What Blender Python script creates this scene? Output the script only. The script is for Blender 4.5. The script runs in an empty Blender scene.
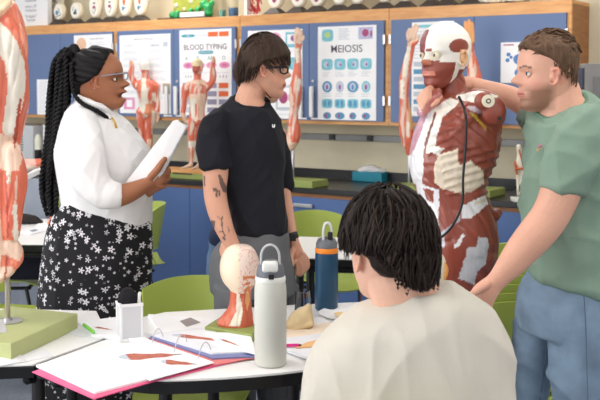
import bpy, bmesh, math, random
import numpy as np
from mathutils import Vector, Matrix, noise
random.seed(7)
PI=math.pi
sc=bpy.context.scene
COL=sc.collection
# ------------------------------------------------------------------ camera
FP=1000.0; SHY=-63.0; CAMZ=1.56
TH=math.atan(.05); CT,ST=math.cos(TH),math.sin(TH)
CAM=Vector((0,0,CAMZ))
def ray(px,py):
    a=(px-300)/FP; b=(200+SHY-py)/FP
    return Vector((a, CT+b*ST, -ST+b*CT))
def P(px,py,D):
    d=ray(px,py); return CAM+d*(D/d.y)
def onz(px,py,z):
    d=ray(px,py); return CAM+d*((z-CAMZ)/d.z)
def proj(co):
    r=co-np.array([0,0,CAMZ])
    f=r[:,1]*CT-r[:,2]*ST; u=r[:,1]*ST+r[:,2]*CT
    return 300+FP*r[:,0]/f, 200+SHY-FP*u/f
cd=bpy.data.cameras.new('camera'); cam=bpy.data.objects.new('camera',cd); COL.objects.link(cam)
cam.location=CAM; cam.rotation_euler=(PI/2-TH,0,0)
cd.sensor_width=36; cd.lens=60; cd.shift_y=SHY/600
cd.dof.use_dof=True; cd.dof.focus_distance=3.1; cd.dof.aperture_fstop=7.1
sc.camera=cam
# room frame: s along the cabinets (to the right), t out from the cabinet fronts towards the viewer
E=Vector((.8346,-.5509,0)).normalized(); N=Vector((E.y*-1,E.x,0))
if N.y<0: N=-N
O=P(117,100,7.81); O.z=0
def W(s,t,z): return O+E*s-N*t+Vector((0,0,z))
RM=Matrix((( E.x,-N.x,0,O.x),(E.y,-N.y,0,O.y),(0,0,1,0),(0,0,0,1)))   # (s,t,z)->world (left-handed in s,t, boxes only)
def onwall(px,py,t):
    d=ray(px,py); p0=O-N*t
    k=(p0-CAM).dot(N)/d.dot(N); q=CAM+d*k
    return (q-O).dot(E), q.z
# ------------------------------------------------------------------ colour and materials
def lin(c):
    c=[x/255. for x in c]
    return tuple((x/12.92 if x<=.04045 else ((x+.055)/1.055)**2.4) for x in c)
MATS={}
def mat(name,rgb,rough=.55,metal=0,var=.06,vscale=8,bump=0,bscale=40,trans=0,emit=0,coat=0,stretch=None,ior=1.45,sheen=0):
    if name in MATS: return MATS[name]
    m=bpy.data.materials.new(name); m.use_nodes=True; nt=m.node_tree; b=nt.nodes['Principled BSDF']
    c=lin(rgb)
    tc=nt.nodes.new('ShaderNodeTexCoord'); mp=nt.nodes.new('ShaderNodeMapping'); nt.links.new(tc.outputs['Object'],mp.inputs[0])
    if stretch: mp.inputs['Scale'].default_value=stretch
    if var>0:
        n=nt.nodes.new('ShaderNodeTexNoise'); n.inputs['Scale'].default_value=vscale; n.inputs['Detail'].default_value=4
        nt.links.new(mp.outputs[0],n.inputs['Vector'])
        r=nt.nodes.new('ShaderNodeValToRGB')
        r.color_ramp.elements[0].position=.3; r.color_ramp.elements[1].position=.7
        r.color_ramp.elements[0].color=tuple(x*(1-var) for x in c)+(1,)
        r.color_ramp.elements[1].color=tuple(min(1,x*(1+var)) for x in c)+(1,)
        nt.links.new(n.outputs[0],r.inputs[0]); nt.links.new(r.outputs[0],b.inputs['Base Color'])
    else: b.inputs['Base Color'].default_value=c+(1,)
    b.inputs['Roughness'].default_value=rough; b.inputs['Metallic'].default_value=metal
    b.inputs['IOR'].default_value=ior
    if trans: b.inputs['Transmission Weight'].default_value=trans
    if coat: b.inputs['Coat Weight'].default_value=coat
    if sheen: b.inputs['Sheen Weight'].default_value=sheen
    if emit:
        b.inputs['Emission Color'].default_value=c+(1,); b.inputs['Emission Strength'].default_value=emit
    if bump:
        n2=nt.nodes.new('ShaderNodeTexNoise'); n2.inputs['Scale'].default_value=bscale; n2.inputs['Detail'].default_value=5
        nt.links.new(mp.outputs[0],n2.inputs['Vector'])
        bp=nt.nodes.new('ShaderNodeBump'); bp.inputs['Strength'].default_value=bump; bp.inputs['Distance'].default_value=.01
        nt.links.new(n2.outputs[0],bp.inputs['Height']); nt.links.new(bp.outputs[0],b.inputs['Normal'])
    MATS[name]=m; return m
def vmat(name,rough=.5,coat=0,bump=0,bscale=60,stretch=None,sss=0,var=.05):
    """colour from the attribute Col (paint of the thing), varied by noise"""
    if name in MATS: return MATS[name]
    m=bpy.data.materials.new(name); m.use_nodes=True; nt=m.node_tree; b=nt.nodes['Principled BSDF']
    a=nt.nodes.new('ShaderNodeAttribute'); a.attribute_name='Col'
    tc=nt.nodes.new('ShaderNodeTexCoord'); mp=nt.nodes.new('ShaderNodeMapping'); nt.links.new(tc.outputs['Object'],mp.inputs[0])
    if stretch: mp.inputs['Scale'].default_value=stretch
    n=nt.nodes.new('ShaderNodeTexNoise'); n.inputs['Scale'].default_value=bscale; n.inputs['Detail'].default_value=4
    nt.links.new(mp.outputs[0],n.inputs['Vector'])
    mr=nt.nodes.new('ShaderNodeMapRange'); mr.inputs[1].default_value=.3; mr.inputs[2].default_value=.7
    mr.inputs[3].default_value=1-var; mr.inputs[4].default_value=1+var
    nt.links.new(n.outputs[0],mr.inputs[0])
    mx=nt.nodes.new('ShaderNodeVectorMath'); mx.operation='SCALE'
    nt.links.new(a.outputs['Color'],mx.inputs[0]); nt.links.new(mr.outputs[0],mx.inputs['Scale'])
    nt.links.new(mx.outputs[0],b.inputs['Base Color'])
    b.inputs['Roughness'].default_value=rough
    if coat: b.inputs['Coat Weight'].default_value=coat
    if sss:
        b.inputs['Subsurface Weight'].default_value=sss; b.inputs['Subsurface Radius'].default_value=(.012,.005,.003); b.inputs['Subsurface Scale'].default_value=.6
    if bump:
        bp=nt.nodes.new('ShaderNodeBump'); bp.inputs['Strength'].default_value=bump; bp.inputs['Distance'].default_value=.004
        nt.links.new(n.outputs[0],bp.inputs['Height']); nt.links.new(bp.outputs[0],b.inputs['Normal'])
    MATS[name]=m; return m
def wood(name,c1,c2,rough=.4):
    if name in MATS: return MATS[name]
    m=bpy.data.materials.new(name); m.use_nodes=True; nt=m.node_tree; b=nt.nodes['Principled BSDF']
    tc=nt.nodes.new('ShaderNodeTexCoord'); mp=nt.nodes.new('ShaderNodeMapping'); nt.links.new(tc.outputs['Object'],mp.inputs[0])
    mp.inputs['Scale'].default_value=(2,2,14)
    n=nt.nodes.new('ShaderNodeTexNoise'); n.inputs['Scale'].default_value=3; n.inputs['Detail'].default_value=6; n.inputs['Distortion'].default_value=.6
    nt.links.new(mp.outputs[0],n.inputs['Vector'])
    r=nt.nodes.new('ShaderNodeValToRGB'); r.color_ramp.elements[0].position=.35; r.color_ramp.elements[1].position=.7
    r.color_ramp.elements[0].color=lin(c1)+(1,); r.color_ramp.elements[1].color=lin(c2)+(1,)
    nt.links.new(n.outputs[0],r.inputs[0]); nt.links.new(r.outputs[0],b.inputs['Base Color']); b.inputs['Roughness'].default_value=rough
    MATS[name]=m; return m
# ------------------------------------------------------------------ object helpers
def mk(name,me_or_bm,mats,parent=None,smooth=False,label=None,cat=None,group=None,kind=None):
    if isinstance(me_or_bm,bmesh.types.BMesh):
        me=bpy.data.meshes.new(name); me_or_bm.to_mesh(me); me_or_bm.free()
    else: me=me_or_bm; me.name=name
    if not isinstance(mats,(list,tuple)): mats=[mats]
    for m in mats: me.materials.append(m)
    o=bpy.data.objects.new(name,me); COL.objects.link(o)
    if smooth:
        me.polygons.foreach_set('use_smooth',[True]*len(me.polygons))
        if smooth!=True:
            me.update()
            try: me.set_sharp_from_angle(angle=math.radians(smooth))
            except Exception: pass
    if parent is not None:
        # meshes are written in world coordinates: keep them there
        o.parent=parent; o.matrix_parent_inverse=wm(parent).inverted()
    tag(o,label,cat,group,kind); return o
def wm(o):
    m=o.matrix_basis.copy()
    if o.parent is not None: m=wm(o.parent)@o.matrix_parent_inverse@m
    return m
def tag(o,label=None,cat=None,group=None,kind=None):
    if label: o['label']=label
    if cat: o['category']=cat
    if group: o['group']=group
    if kind: o['kind']=kind
    return o
def thing(name,label,cat,loc=(0,0,0),group=None):
    o=bpy.data.objects.new(name,None); COL.objects.link(o); o.location=loc; o.empty_display_size=.05
    return tag(o,label,cat,group)
def copy_tree(o,parent=None,M=None):
    c=o.copy(); COL.objects.link(c)
    if parent is not None: c.parent=parent
    for ch in list(o.children): copy_tree(ch,c)
    return c
def B():return bmesh.new()
def face(bm,vs,mi=0):
    try:
        f=bm.faces.new(vs); f.material_index=mi; return f
    except ValueError: return None
def box(bm,c,d,M=None,mi=0,bev=0):
    """c centre, d full size, M optional matrix"""
    x,y,z=d[0]/2,d[1]/2,d[2]/2
    vs=[]
    for sx,sy,sz in ((-1,-1,-1),(1,-1,-1),(1,1,-1),(-1,1,-1),(-1,-1,1),(1,-1,1),(1,1,1),(-1,1,1)):
        v=Vector((c[0]+sx*x,c[1]+sy*y,c[2]+sz*z))
        if M is not None: v=M@v
        vs.append(bm.verts.new(v))
    fs=[]
    for q in ((0,3,2,1),(4,5,6,7),(0,1,5,4),(1,2,6,5),(2,3,7,6),(3,0,4,7)):
        fs.append(face(bm,[vs[i] for i in q],mi))
    if bev:
        es=set(e for f in fs for e in f.edges)
        r=bmesh.ops.bevel(bm,geom=list(es),offset=bev,segments=2,affect='EDGES',profile=.5)
        for f in r['faces']: f.material_index=mi
    return vs
def wbox(bm,s0,s1,t0,t1,z0,z1,mi=0,bev=0):
    box(bm,((s0+s1)/2,(t0+t1)/2,(z0+z1)/2),(s1-s0,t1-t0,z1-z0),RM,mi,bev)
def prism(bm,pts,z0,z1,mi=0,bev=0):
    """pts: world XY polygon"""
    lo=[bm.verts.new((p[0],p[1],z0)) for p in pts]; hi=[bm.verts.new((p[0],p[1],z1)) for p in pts]
    n=len(pts); fs=[]
    fs.append(face(bm,lo[::-1],mi)); fs.append(face(bm,hi,mi))
    for i in range(n): fs.append(face(bm,[lo[i],lo[(i+1)%n],hi[(i+1)%n],hi[i]],mi))
    if bev:
        es=[e for e in fs[1].edges]
        r=bmesh.ops.bevel(bm,geom=es,offset=bev,segments=2,affect='EDGES',profile=.5)
        for f in r['faces']: f.material_index=mi
def fix(bm): bmesh.ops.recalc_face_normals(bm,faces=bm.faces[:]); return bm
def ringpts(c,a,b,ra,rb,seg,ex=2.0):
    out=[]
    for i in range(seg):
        th=2*PI*i/seg; x,y=math.cos(th),math.sin(th)
        if ex!=2: 
            x=math.copysign(abs(x)**(2/ex),x); y=math.copysign(abs(y)**(2/ex),y)
        out.append(c+a*(x*ra)+b*(y*rb))
    return out
def skin_rings(bm,rings,mi=0,cap=True):
    vr=[[bm.verts.new(p) for p in r] for r in rings]
    n=len(vr[0])
    for k in range(len(vr)-1):
        for i in range(n):
            face(bm,[vr[k][i],vr[k][(i+1)%n],vr[k+1][(i+1)%n],vr[k+1][i]],mi)
    if cap:
        for r,ri,fl in ((vr[0],rings[0],True),(vr[-1],rings[-1],False)):
            c=bm.verts.new(sum(ri,Vector())/n)
            for i in range(n):
                q=[r[i],r[(i+1)%n],c]
                face(bm,q[::-1] if fl else q,mi)
    return vr
def cr(p0,p1,p2,p3,t):
    return .5*((2*p1)+(-p0+p2)*t+(2*p0-5*p1+4*p2-p3)*t*t+(-p0+3*p1-3*p2+p3)*t**3)
def resample(rows,k):
    """catmull-rom through tuples of floats"""
    if k<=1 or len(rows)<3: return [tuple(r) for r in rows]
    a=[np.array(r,float) for r in rows]; out=[]
    for i in range(len(a)-1):
        p0=a[max(i-1,0)];p1=a[i];p2=a[i+1];p3=a[min(i+2,len(a)-1)]
        for j in range(k): out.append(tuple(cr(p0,p1,p2,p3,j/k)))
    out.append(tuple(a[-1])); return out
def tube(bm,pts,seg=12,mi=0,k=4,round_ends=True,ex=2):
    """pts: (x,y,z,r[,r2]) world; r2 = radius along depth"""
    pts=[tuple(p) if len(p)==5 else tuple(p)+(p[3],) for p in pts]
    pts=resample(pts,k)
    if round_ends:
        def ext(a,b):
            pa=Vector(a[:3]);pb=Vector(b[:3]); d=(pa-pb)
            d=d.normalized() if d.length>0 else Vector((0,0,1)); rr=min(a[3],a[4]); o=[]
            for ang in (.5,1.0,1.35):
                q=pa+d*(rr*math.sin(ang)*.9); s=math.cos(ang); o.append((q.x,q.y,q.z,a[3]*s,a[4]*s))
            return o
        pts=ext(pts[0],pts[1])[::-1]+pts+ext(pts[-1],pts[-2])
    rings=[]; V=[Vector(p[:3]) for p in pts]; last=None
    for i,p in enumerate(pts):
        t=(V[min(i+1,len(V)-1)]-V[max(i-1,0)])
        t=t.normalized() if t.length>1e-9 else Vector((0,0,1))
        ref=Vector((0,1,0))
        if abs(t.dot(ref))>.93 : ref=last if last is not None else Vector((0,0,1))
        d=ref-t*ref.dot(t)
        if d.length<1e-6: d=Vector((1,0,0))-t*t.x
        d.normalize(); s=t.cross(d).normalized(); last=d
        rings.append(ringpts(V[i],s,d,p[3],p[4],seg,ex))
    skin_rings(bm,rings,mi)
def ptube(bm,pts,seg=12,mi=0,k=4,**kw):
    """pts in picture units (px,py,D,r_px[,r_depth_px]) turned into real points and radii"""
    out=[]
    for p in pts:
        q=P(p[0],p[1],p[2]); r=p[3]*p[2]/1000; r2=(p[4] if len(p)>4 else p[3])*p[2]/1000
        out.append((q.x,q.y,q.z,r,r2))
    tube(bm,out,seg,mi,k,**kw)
def rows(bm,rw,seg=28,ex=2.2,k=3,mi=0,bulge=None):
    """rw: (py,xl,xr,D,half_depth m[,tilt]) horizontal slices"""
    rings=[]
    rw=[tuple(r)+(0,)*(7-len(r)) for r in rw]
    for (py,xl,xr,D,tk,ti,td) in resample(rw,k):
        c=P((xl+xr)/2,py,D); w=(xr-xl)/2*D/1000
        rings.append(ringpts(c,Vector((1,0,-ti)),Vector((0,1,td)),max(w,.002),max(tk,.002),seg,ex))
    skin_rings(bm,rings,mi)
def ball(bm,c,r,seg=16,mi=0,M=None,ringn=10):
    r=r if isinstance(r,(tuple,list,Vector)) else (r,r,r)
    rings=[]
    for i in range(1,ringn):
        ph=PI*i/ringn; z=-math.cos(ph); s=math.sin(ph); rg=[]
        for j in range(seg):
            a=2*PI*j/seg; v=Vector((math.cos(a)*s*r[0],math.sin(a)*s*r[1],z*r[2]))
            if M is not None: v=M@v
            rg.append(Vector(c)+v)
        rings.append(rg)
    skin_rings(bm,rings,mi)
def lathe(bm,c,prof,seg=32,mi=0,cap=True):
    """prof: (r,z) or (r,z,mi) from bottom to top"""
    rings=[ringpts(Vector((c[0],c[1],c[2]+p[1])),Vector((1,0,0)),Vector((0,1,0)),max(p[0],.0004),max(p[0],.0004),seg) for p in prof]
    vr=[[bm.verts.new(p) for p in r] for r in rings]
    for k in range(len(vr)-1):
        m=prof[k][2] if len(prof[k])>2 else mi
        for i in range(seg): face(bm,[vr[k][i],vr[k][(i+1)%seg],vr[k+1][(i+1)%seg],vr[k+1][i]],m)
    if cap:
        face(bm,vr[0][::-1],mi); face(bm,vr[-1],prof[-1][2] if len(prof[-1])>2 else mi)
def remesh(bm,vox,sm=4,fac=.5):
    fix(bm)
    me=bpy.data.meshes.new('tmp'); bm.to_mesh(me); bm.free()
    o=bpy.data.objects.new('tmp',me); COL.objects.link(o)
    r=o.modifiers.new('r','REMESH'); r.mode='VOXEL'; r.voxel_size=vox; r.adaptivity=0
    if sm:
        s=o.modifiers.new('s','SMOOTH'); s.factor=fac; s.iterations=sm
    dg=bpy.context.evaluated_depsgraph_get(); dg.update()
    m2=bpy.data.meshes.new_from_object(o.evaluated_get(dg),depsgraph=dg)
    bpy.data.objects.remove(o); bpy.data.meshes.remove(me)
    return m2
def coords(me):
    a=np.empty(len(me.vertices)*3); me.vertices.foreach_get('co',a); return a.reshape(-1,3)
def normals(me):
    a=np.empty(len(me.vertices)*3,dtype=np.float32); me.vertex_normals.foreach_get('vector',a); return a.reshape(-1,3).astype(float)
def setco(me,a): me.vertices.foreach_set('co',a.reshape(-1)); me.update()
def setcol(me,c):
    n=len(me.vertices)
    at=me.color_attributes.new('Col','FLOAT_COLOR','POINT')
    x=np.ones((n,4)); x[:,:3]=c; at.data.foreach_set('color',x.reshape(-1))
def inpoly(x,y,poly):
    ins=np.zeros(len(x),bool); n=len(poly); j=n-1
    for i in range(n):
        xi,yi=poly[i]; xj,yj=poly[j]
        if yi!=yj:
            c=((yi>y)!=(yj>y))&(x<(xj-xi)*(y-yi)/(yj-yi)+xi); ins^=c
        j=i
    return ins
def vnoise(co,scale,off=0.0,stretch=(1,1,1)):
    s=np.array(stretch)*scale
    return np.array([noise.noise(Vector((p[0]*s[0]+off,p[1]*s[1]+off*1.7,p[2]*s[2]-off))) for p in co])
def folds(me,dirpx,amp,scale,seed=0,long=.22,region=None):
    """cloth folds running along the direction dirpx (x, z) on the surface"""
    co=coords(me); nn=normals(me)
    dx,dz=dirpx; l=math.hypot(dx,dz); dx/=l; dz/=l
    a=co[:,0]*dx+co[:,2]*dz; b=-co[:,0]*dz+co[:,2]*dx
    q=np.stack([a*long,b,co[:,1]*.6],1)
    v=vnoise(q,scale,seed); r=(1-np.abs(v)*2.2); r=np.clip(r,-.2,1)**2
    if region is not None: r=r*region(co)
    setco(me,co+nn*(r*amp)[:,None])
def text_bm(bm,s,M,size,mi=0,align='CENTER',bold=0):
    cu=bpy.data.curves.new('t','FONT'); cu.body=s; cu.size=size; cu.align_x=align; cu.align_y='CENTER'; cu.offset=bold; cu.resolution_u=3
    o=bpy.data.objects.new('t',cu); COL.objects.link(o)
    dg=bpy.context.evaluated_depsgraph_get(); dg.update()
    me=bpy.data.meshes.new_from_object(o.evaluated_get(dg),depsgraph=dg)
    bpy.data.objects.remove(o); bpy.data.curves.remove(cu)
    base=len(bm.verts); vs=[bm.verts.new(M@v.co) for v in me.vertices]
    for p in me.polygons: face(bm,[vs[i] for i in p.vertices],mi)
    bpy.data.meshes.remove(me)
# ------------------------------------------------------------------ palette
WHITE=mat('white_laminate',(242,241,240),.3,var=.02)
PAPER=mat('white_paper',(246,246,248),.7,var=.015)
PAPER2=mat('page_paper',(232,233,238),.7,var=.02)
BLACK=mat('black_plastic',(22,22,25),.35,var=.1)
BLACKM=mat('black_metal',(28,28,30),.35,metal=.3,var=.05)
CHROME=mat('brushed_metal',(200,200,205),.3,metal=1,var=.03)
BLUEB=mat('blue_base_laminate',(78,106,158),.45,var=.03,vscale=3)
GREEN=mat('lime_plastic',(170,186,86),.42,var=.04,vscale=3)
BASEG2=mat('sage_block_pale',(174,180,124),.6,var=.03)
BASEG=mat('sage_block',(146,158,88),.6,var=.04)
BLUE=mat('blue_laminate',(96,118,160),.45,var=.03,vscale=3)
OAK=wood('oak',(214,150,88),(232,176,112))
OAKD=wood('oak_side',(150,92,40),(172,112,56))
CREAM=mat('cream_plastic',(236,226,202),.45,var=.04)
COUNTER=mat('black_resin_top',(30,31,35),.3,var=.08)
WALLM=mat('painted_wall',(214,206,180),.8,var=.03,bump=.05,bscale=120)
TEAL=mat('teal',(62,160,180),.5)
INK=mat('ink_grey',(120,125,140),.7,var=0)
INKD=mat('ink_dark',(88,74,92),.7,var=0)
ORANGE=mat('orange_ink',(235,110,60),.6,var=.03)
PINKI=mat('pink_ink',(228,150,190),.6,var=.08)
CELL=mat('cell_blue',(128,198,214),.6,var=.15,vscale=60)
CELLD=mat('cell_deep_blue',(90,150,190),.6,var=.2,vscale=90)
PURP=mat('purple_ink',(150,100,160),.6,var=.1)
REDI=mat('muscle_print',(184,100,80),.6,var=.25,vscale=60)
# ================================================================== SETTING
bm=B(); box(bm,(0,3.5,-.05),(14,15,.1))
mk('floor',bm,mat('blue_grey_carpet',(128,136,150),.95,var=.15,vscale=60,bump=.4,bscale=300),kind='structure')
bm=B(); wbox(bm,-7,7.5,-.43,-.33,0,2.8)
mk('wall_back',bm,WALLM,kind='structure')
bm=B(); box(bm,(0,3.5,2.85),(14,15,.1))
mk('ceiling',bm,mat('ceiling_tile',(238,238,234),.9,var=.02,bump=.1),kind='structure')
EM=mat('lamp_diffuser',(255,250,244),.5,var=0,emit=7.0)
for i,x in enumerate((-3.6,-1.2,1.2,3.6)):
    for j,y in enumerate((-1.6,.6,2.8,5.0,7.2)):
        if (Vector((x,y,0))-O).dot(N)>-.3: continue
        cl=thing('ceiling_light','white recessed fluorescent ceiling panel above the classroom','ceiling light',(x,y,2.8),'recessed fluorescent ceiling panels')
        b1=B(); box(b1,(x,y,2.792),(1.24,.64,.016)); mk('frame',b1,mat('lamp_frame',(235,235,235),.5),cl)
        b2=B(); box(b2,(x,y,2.781),(1.16,.56,.006)); mk('diffuser',b2,EM,cl)
# raceway along the wall under the cabinets
ZR=1.205
bm=B(); wbox(bm,-6,3.9,-.33,-.305,ZR-.022,ZR+.022,bev=.003)
tr=mk('trim_1',bm,mat('grey_raceway',(128,130,130),.4,metal=.3),kind='structure')
for pxx in (332,370,497,205,100):
    s,_=onwall(pxx,138,-.3); b1=B(); wbox(b1,s-.022,s+.022,-.304,-.292,ZR-.018,ZR+.02,bev=.002)
    mk('outlet',b1,BLACK,tr)
# backsplash
bm=B(); wbox(bm,-6,4.2,-.33,-.31,.912,.975,bev=.002)
mk('trim_2',bm,COUNTER,kind='structure')
# worktop
bm=B(); wbox(bm,-6,4.2,-.31,.36,.875,.91,bev=.004)
mk('worktop',bm,COUNTER,label='long black resin worktop running under the blue wall cabinets',cat='worktop')
# ================================================================== WALL CABINETS
CW=1.2; CZ=1.31; CH=.757
cabtxt={-2:'blue oak-trimmed wall cabinet at the far left, mostly hidden by the big arm model',
        -1:'blue oak-trimmed wall cabinet behind the woman with braids',
        0:'blue oak-trimmed wall cabinet carrying the blood typing poster',
        1:'blue oak-trimmed wall cabinet carrying the MEIOSIS poster',
        2:'blue oak-trimmed wall cabinet at the right end, behind the big torso model'}
def handle(bm,s,z0,z1,t):
    wbox(bm,s-.014,s+.014,t+.012,t+.032,z0,z1,bev=.004)
    for z in (z0+.03,z1-.03): wbox(bm,s-.008,s+.008,t,t+.014,z-.01,z+.01)
for u in (-2,-1,0,1,2):
    s0=u*CW; s1=s0+CW
    t=thing('wall_cabinet',cabtxt[u],'cabinet',W(s0+CW/2,-.16,CZ),'blue wall cabinets')
    bm=B(); g=.0015
    wbox(bm,s0+g,s1-g,-.33,-.02,CZ,CZ+.02); wbox(bm,s0+g,s1-g,-.33,-.02,CZ+CH-.02,CZ+CH-.001)
    wbox(bm,s0+g,s0+.02,-.33,-.02,CZ+.02,CZ+CH-.02,mi=1); wbox(bm,s1-.02,s1-g,-.33,-.02,CZ+.02,CZ+CH-.02,mi=1)
    wbox(bm,s0+.02,s1-.02,-.33,-.32,CZ+.02,CZ+CH-.02)
    mk('carcass',bm,[OAK,OAKD],t)
    bm=B()
    wbox(bm,s0+g,s1-g,-.02,0,CZ+CH-.078,CZ+CH,bev=.002)
    wbox(bm,s0+g,s0+.026,-.02,0,CZ,CZ+CH-.078); wbox(bm,s1-.026,s1-g,-.02,0,CZ,CZ+CH-.078)
    wbox(bm,s0+.026,s1-.026,-.02,0,CZ,CZ+.03)
    mk('face_frame',bm,OAK,t)
    for side in (0,1):
        a=s0+.024+side*(CW-.048)/2+.0015; b=a+(CW-.048)/2-.003
        if side: b=s1-.024-.0015
        bm=B(); wbox(bm,a,b,.001,.021,CZ+.024,CZ+CH-.076,bev=.0025)
        d=mk('door',bm,BLUE,t)
        hs=(b-.055) if side==0 else (a+.03)
        bm=B(); handle(bm,hs,CZ+.045,CZ+.255,.021); mk('handle',bm,mat('white_handle',(225,228,228),.35,metal=.2),d,label='white vertical pull handle')
        if side==1:
            bm=B(); s_=a+.03; M=RM@Matrix.Translation((s_,.024,CZ+.29))
            ball(bm,(0,0,0),(.011,.006,.011)); 
            for v in bm.verts: v.co=M@v.co
            mk('lock',fix(bm),CHROME,d,True)
        hx=a-.004 if side==0 else b+.004
        for zz in (CZ+.16,CZ+CH-.2):
            bm=B(); wbox(bm,hx-.01,hx+.006,.003,.026,zz-.032,zz+.032,bev=.002)
            mk('hinge',bm,CHROME,d)
        # maker's strip on the door
        if u>=0:
            bm=B(); c=(b-.10,b-.02) if side==0 else (a+.015,a+.12)
            wbox(bm,c[0],c[1],.021,.0222,CZ+.03,CZ+.04); 
            mk('name_strip',bm,PAPER,d)
# ================================================================== BASE CABINETS
s361,_=onwall(361,290,.33)
BT=.33
def base_unit(s0,s1,kind,label,drawers=None):
    t=thing('base_cabinet',label,'cabinet',W((s0+s1)/2,0,0),'blue base cabinets')
    g=.002; bm=B()
    wbox(bm,s0+g,s1-g,-.31,BT-.022,.1,.874)
    wbox(bm,s0+g,s1-g,-.31,BT-.08,0,.1)
    mk('carcass',bm,OAKD,t)
    bm=B()
    wbox(bm,s0+g,s1-g,BT-.021,BT-.001,.84,.874)
    wbox(bm,s0+g,s0+.018,BT-.021,BT-.001,.1,.84); wbox(bm,s1-.018,s1-g,BT-.021,BT-.001,.1,.84)
    mk('face_frame',bm,wood('oak_rail',(150,96,48),(176,118,66)),t)
    if kind=='door':
        m=(s0+s1)/2
        for a,b in ((s0+.012,m-.002),(m+.002,s1-.012)):
            bm=B(); wbox(bm,a,b,BT,BT+.02,.11,.852,bev=.002); mk('door',bm,BLUEB,t)
    else:
        zs=drawers
        for i in range(len(zs)-1):
            z1,z0=zs[i],zs[i+1]
            bm=B(); wbox(bm,s0+.012,s1-.012,BT,BT+.02,z0+.003,z1-.003,bev=.002); d=mk('drawer',bm,BLUEB,t)
            c=(s0+s1)/2; zh=z1-.055
            bm=B(); wbox(bm,c-.075,c+.075,BT+.035,BT+.047,zh-.012,zh+.012,bev=.003)
            for q in (-.06,.06): wbox(bm,c+q-.006,c+q+.006,BT+.02,BT+.036,zh-.006,zh+.006)
            mk('handle',bm,CHROME,d)
base_unit(s361-.82,s361,'drawer','blue drawer unit under the worktop behind the blue bottle',[.852,.68,.4,.11])
base_unit(s361,s361+.85,'drawer','blue drawer unit hidden behind the seated student\'s head',[.852,.68,.4,.11])
base_unit(s361+.85,s361+1.70,'drawer','blue drawer unit seen between the torso model and the man in green',[.852,.62,.36,.11])
base_unit(s361+1.70,s361+2.5,'drawer','blue drawer unit at the right end behind the man in green',[.852,.62,.36,.11])
base_unit(s361-1.92,s361-.82,'door','plain blue two-door base cabinet behind the man in the black T-shirt')
base_unit(s361-3.02,s361-1.92,'door','plain blue two-door base cabinet behind the woman with braids')
base_unit(s361-4.12,s361-3.02,'door','plain blue two-door base cabinet at the far left behind the big arm model')
# ================================================================== POSTERS
class Sheet:
    """a flat paper on a cabinet door; fractions (0..1 across, 0..1 down)"""
    def __init__(s,name,label,q,t=.0225,mats=None,curl=0,cat='poster',group=None):
        (x0,y0,x1,y1)=q
        s.s0,s.z1=onwall(x0,y0,t); s.s1,_=onwall(x1,y0,t); _,s.z0=onwall(x0,y1,t)
        s.w=s.s1-s.s0; s.h=s.z1-s.z0; s.t=t; s.bm=B(); s.name=name; s.label=label; s.mats=[PAPER] if mats is None else mats
        s.cat=cat; s.group=group
        wbox(s.bm,s.s0,s.s1,t,t+.0015,s.z0,s.z1,mi=0); s.k=0; s.tt=t+.0015
    def _mi(s,m):
        if m not in s.mats: s.mats.append(m)
        return s.mats.index(m)
    def pt(s,fx,fy,dt=0): return W(s.s0+fx*s.w,s.tt+.0006+dt,s.z1-fy*s.h)
    def rect(s,x0,y0,x1,y1,m,lift=0):
        v=[s.bm.verts.new(s.pt(a,b,lift)) for a,b in ((x0,y0),(x0,y1),(x1,y1),(x1,y0))]; face(s.bm,v,s._mi(m))
    def rrect(s,x0,y0,x1,y1,m,lift=0,r=.25):
        cx,cy=(x0+x1)/2,(y0+y1)/2; a,b=(x1-x0)/2,(y1-y0)/2; vs=[]
        for i in range(20):
            th=-2*PI*i/20; c,q=math.cos(th),math.sin(th)
            c=math.copysign(abs(c)**.5,c); q=math.copysign(abs(q)**.5,q)
            vs.append(s.bm.verts.new(s.pt(cx+a*c,cy+b*q,lift)))
        face(s.bm,vs,s._mi(m))
    def oval(s,cx,cy,a,b,m,lift=0,n=16):
        vs=[s.bm.verts.new(s.pt(cx+a*math.cos(-2*PI*i/n),cy+b*math.sin(-2*PI*i/n),lift)) for i in range(n)]; face(s.bm,vs,s._mi(m))
    def text(s,st,cx,cy,size,m,bold=0,lift=.0006):
        M=Matrix.Translation(s.pt(cx,cy,lift))@Matrix(((E.x,0,-N.x,0),(E.y,0,-N.y,0),(0,1,0,0),(0,0,0,1)))
        text_bm(s.bm,st,M,size,s._mi(m),bold=bold)
    def lines(s,x0,y0,x1,y1,n,m,h=.006):
        for i in range(n):
            y=y0+(y1-y0)*i/max(1,n-1); s.rect(x0,y-h/2,x0+(x1-x0)*random.uniform(.6,1),y+h/2,m)
    def done(s):
        return mk(s.name,s.bm,s.mats,label=s.label,cat=s.cat,group=s.group)
GREYP=mat('pale_grey_print',(196,204,216),.7,var=.04)
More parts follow.
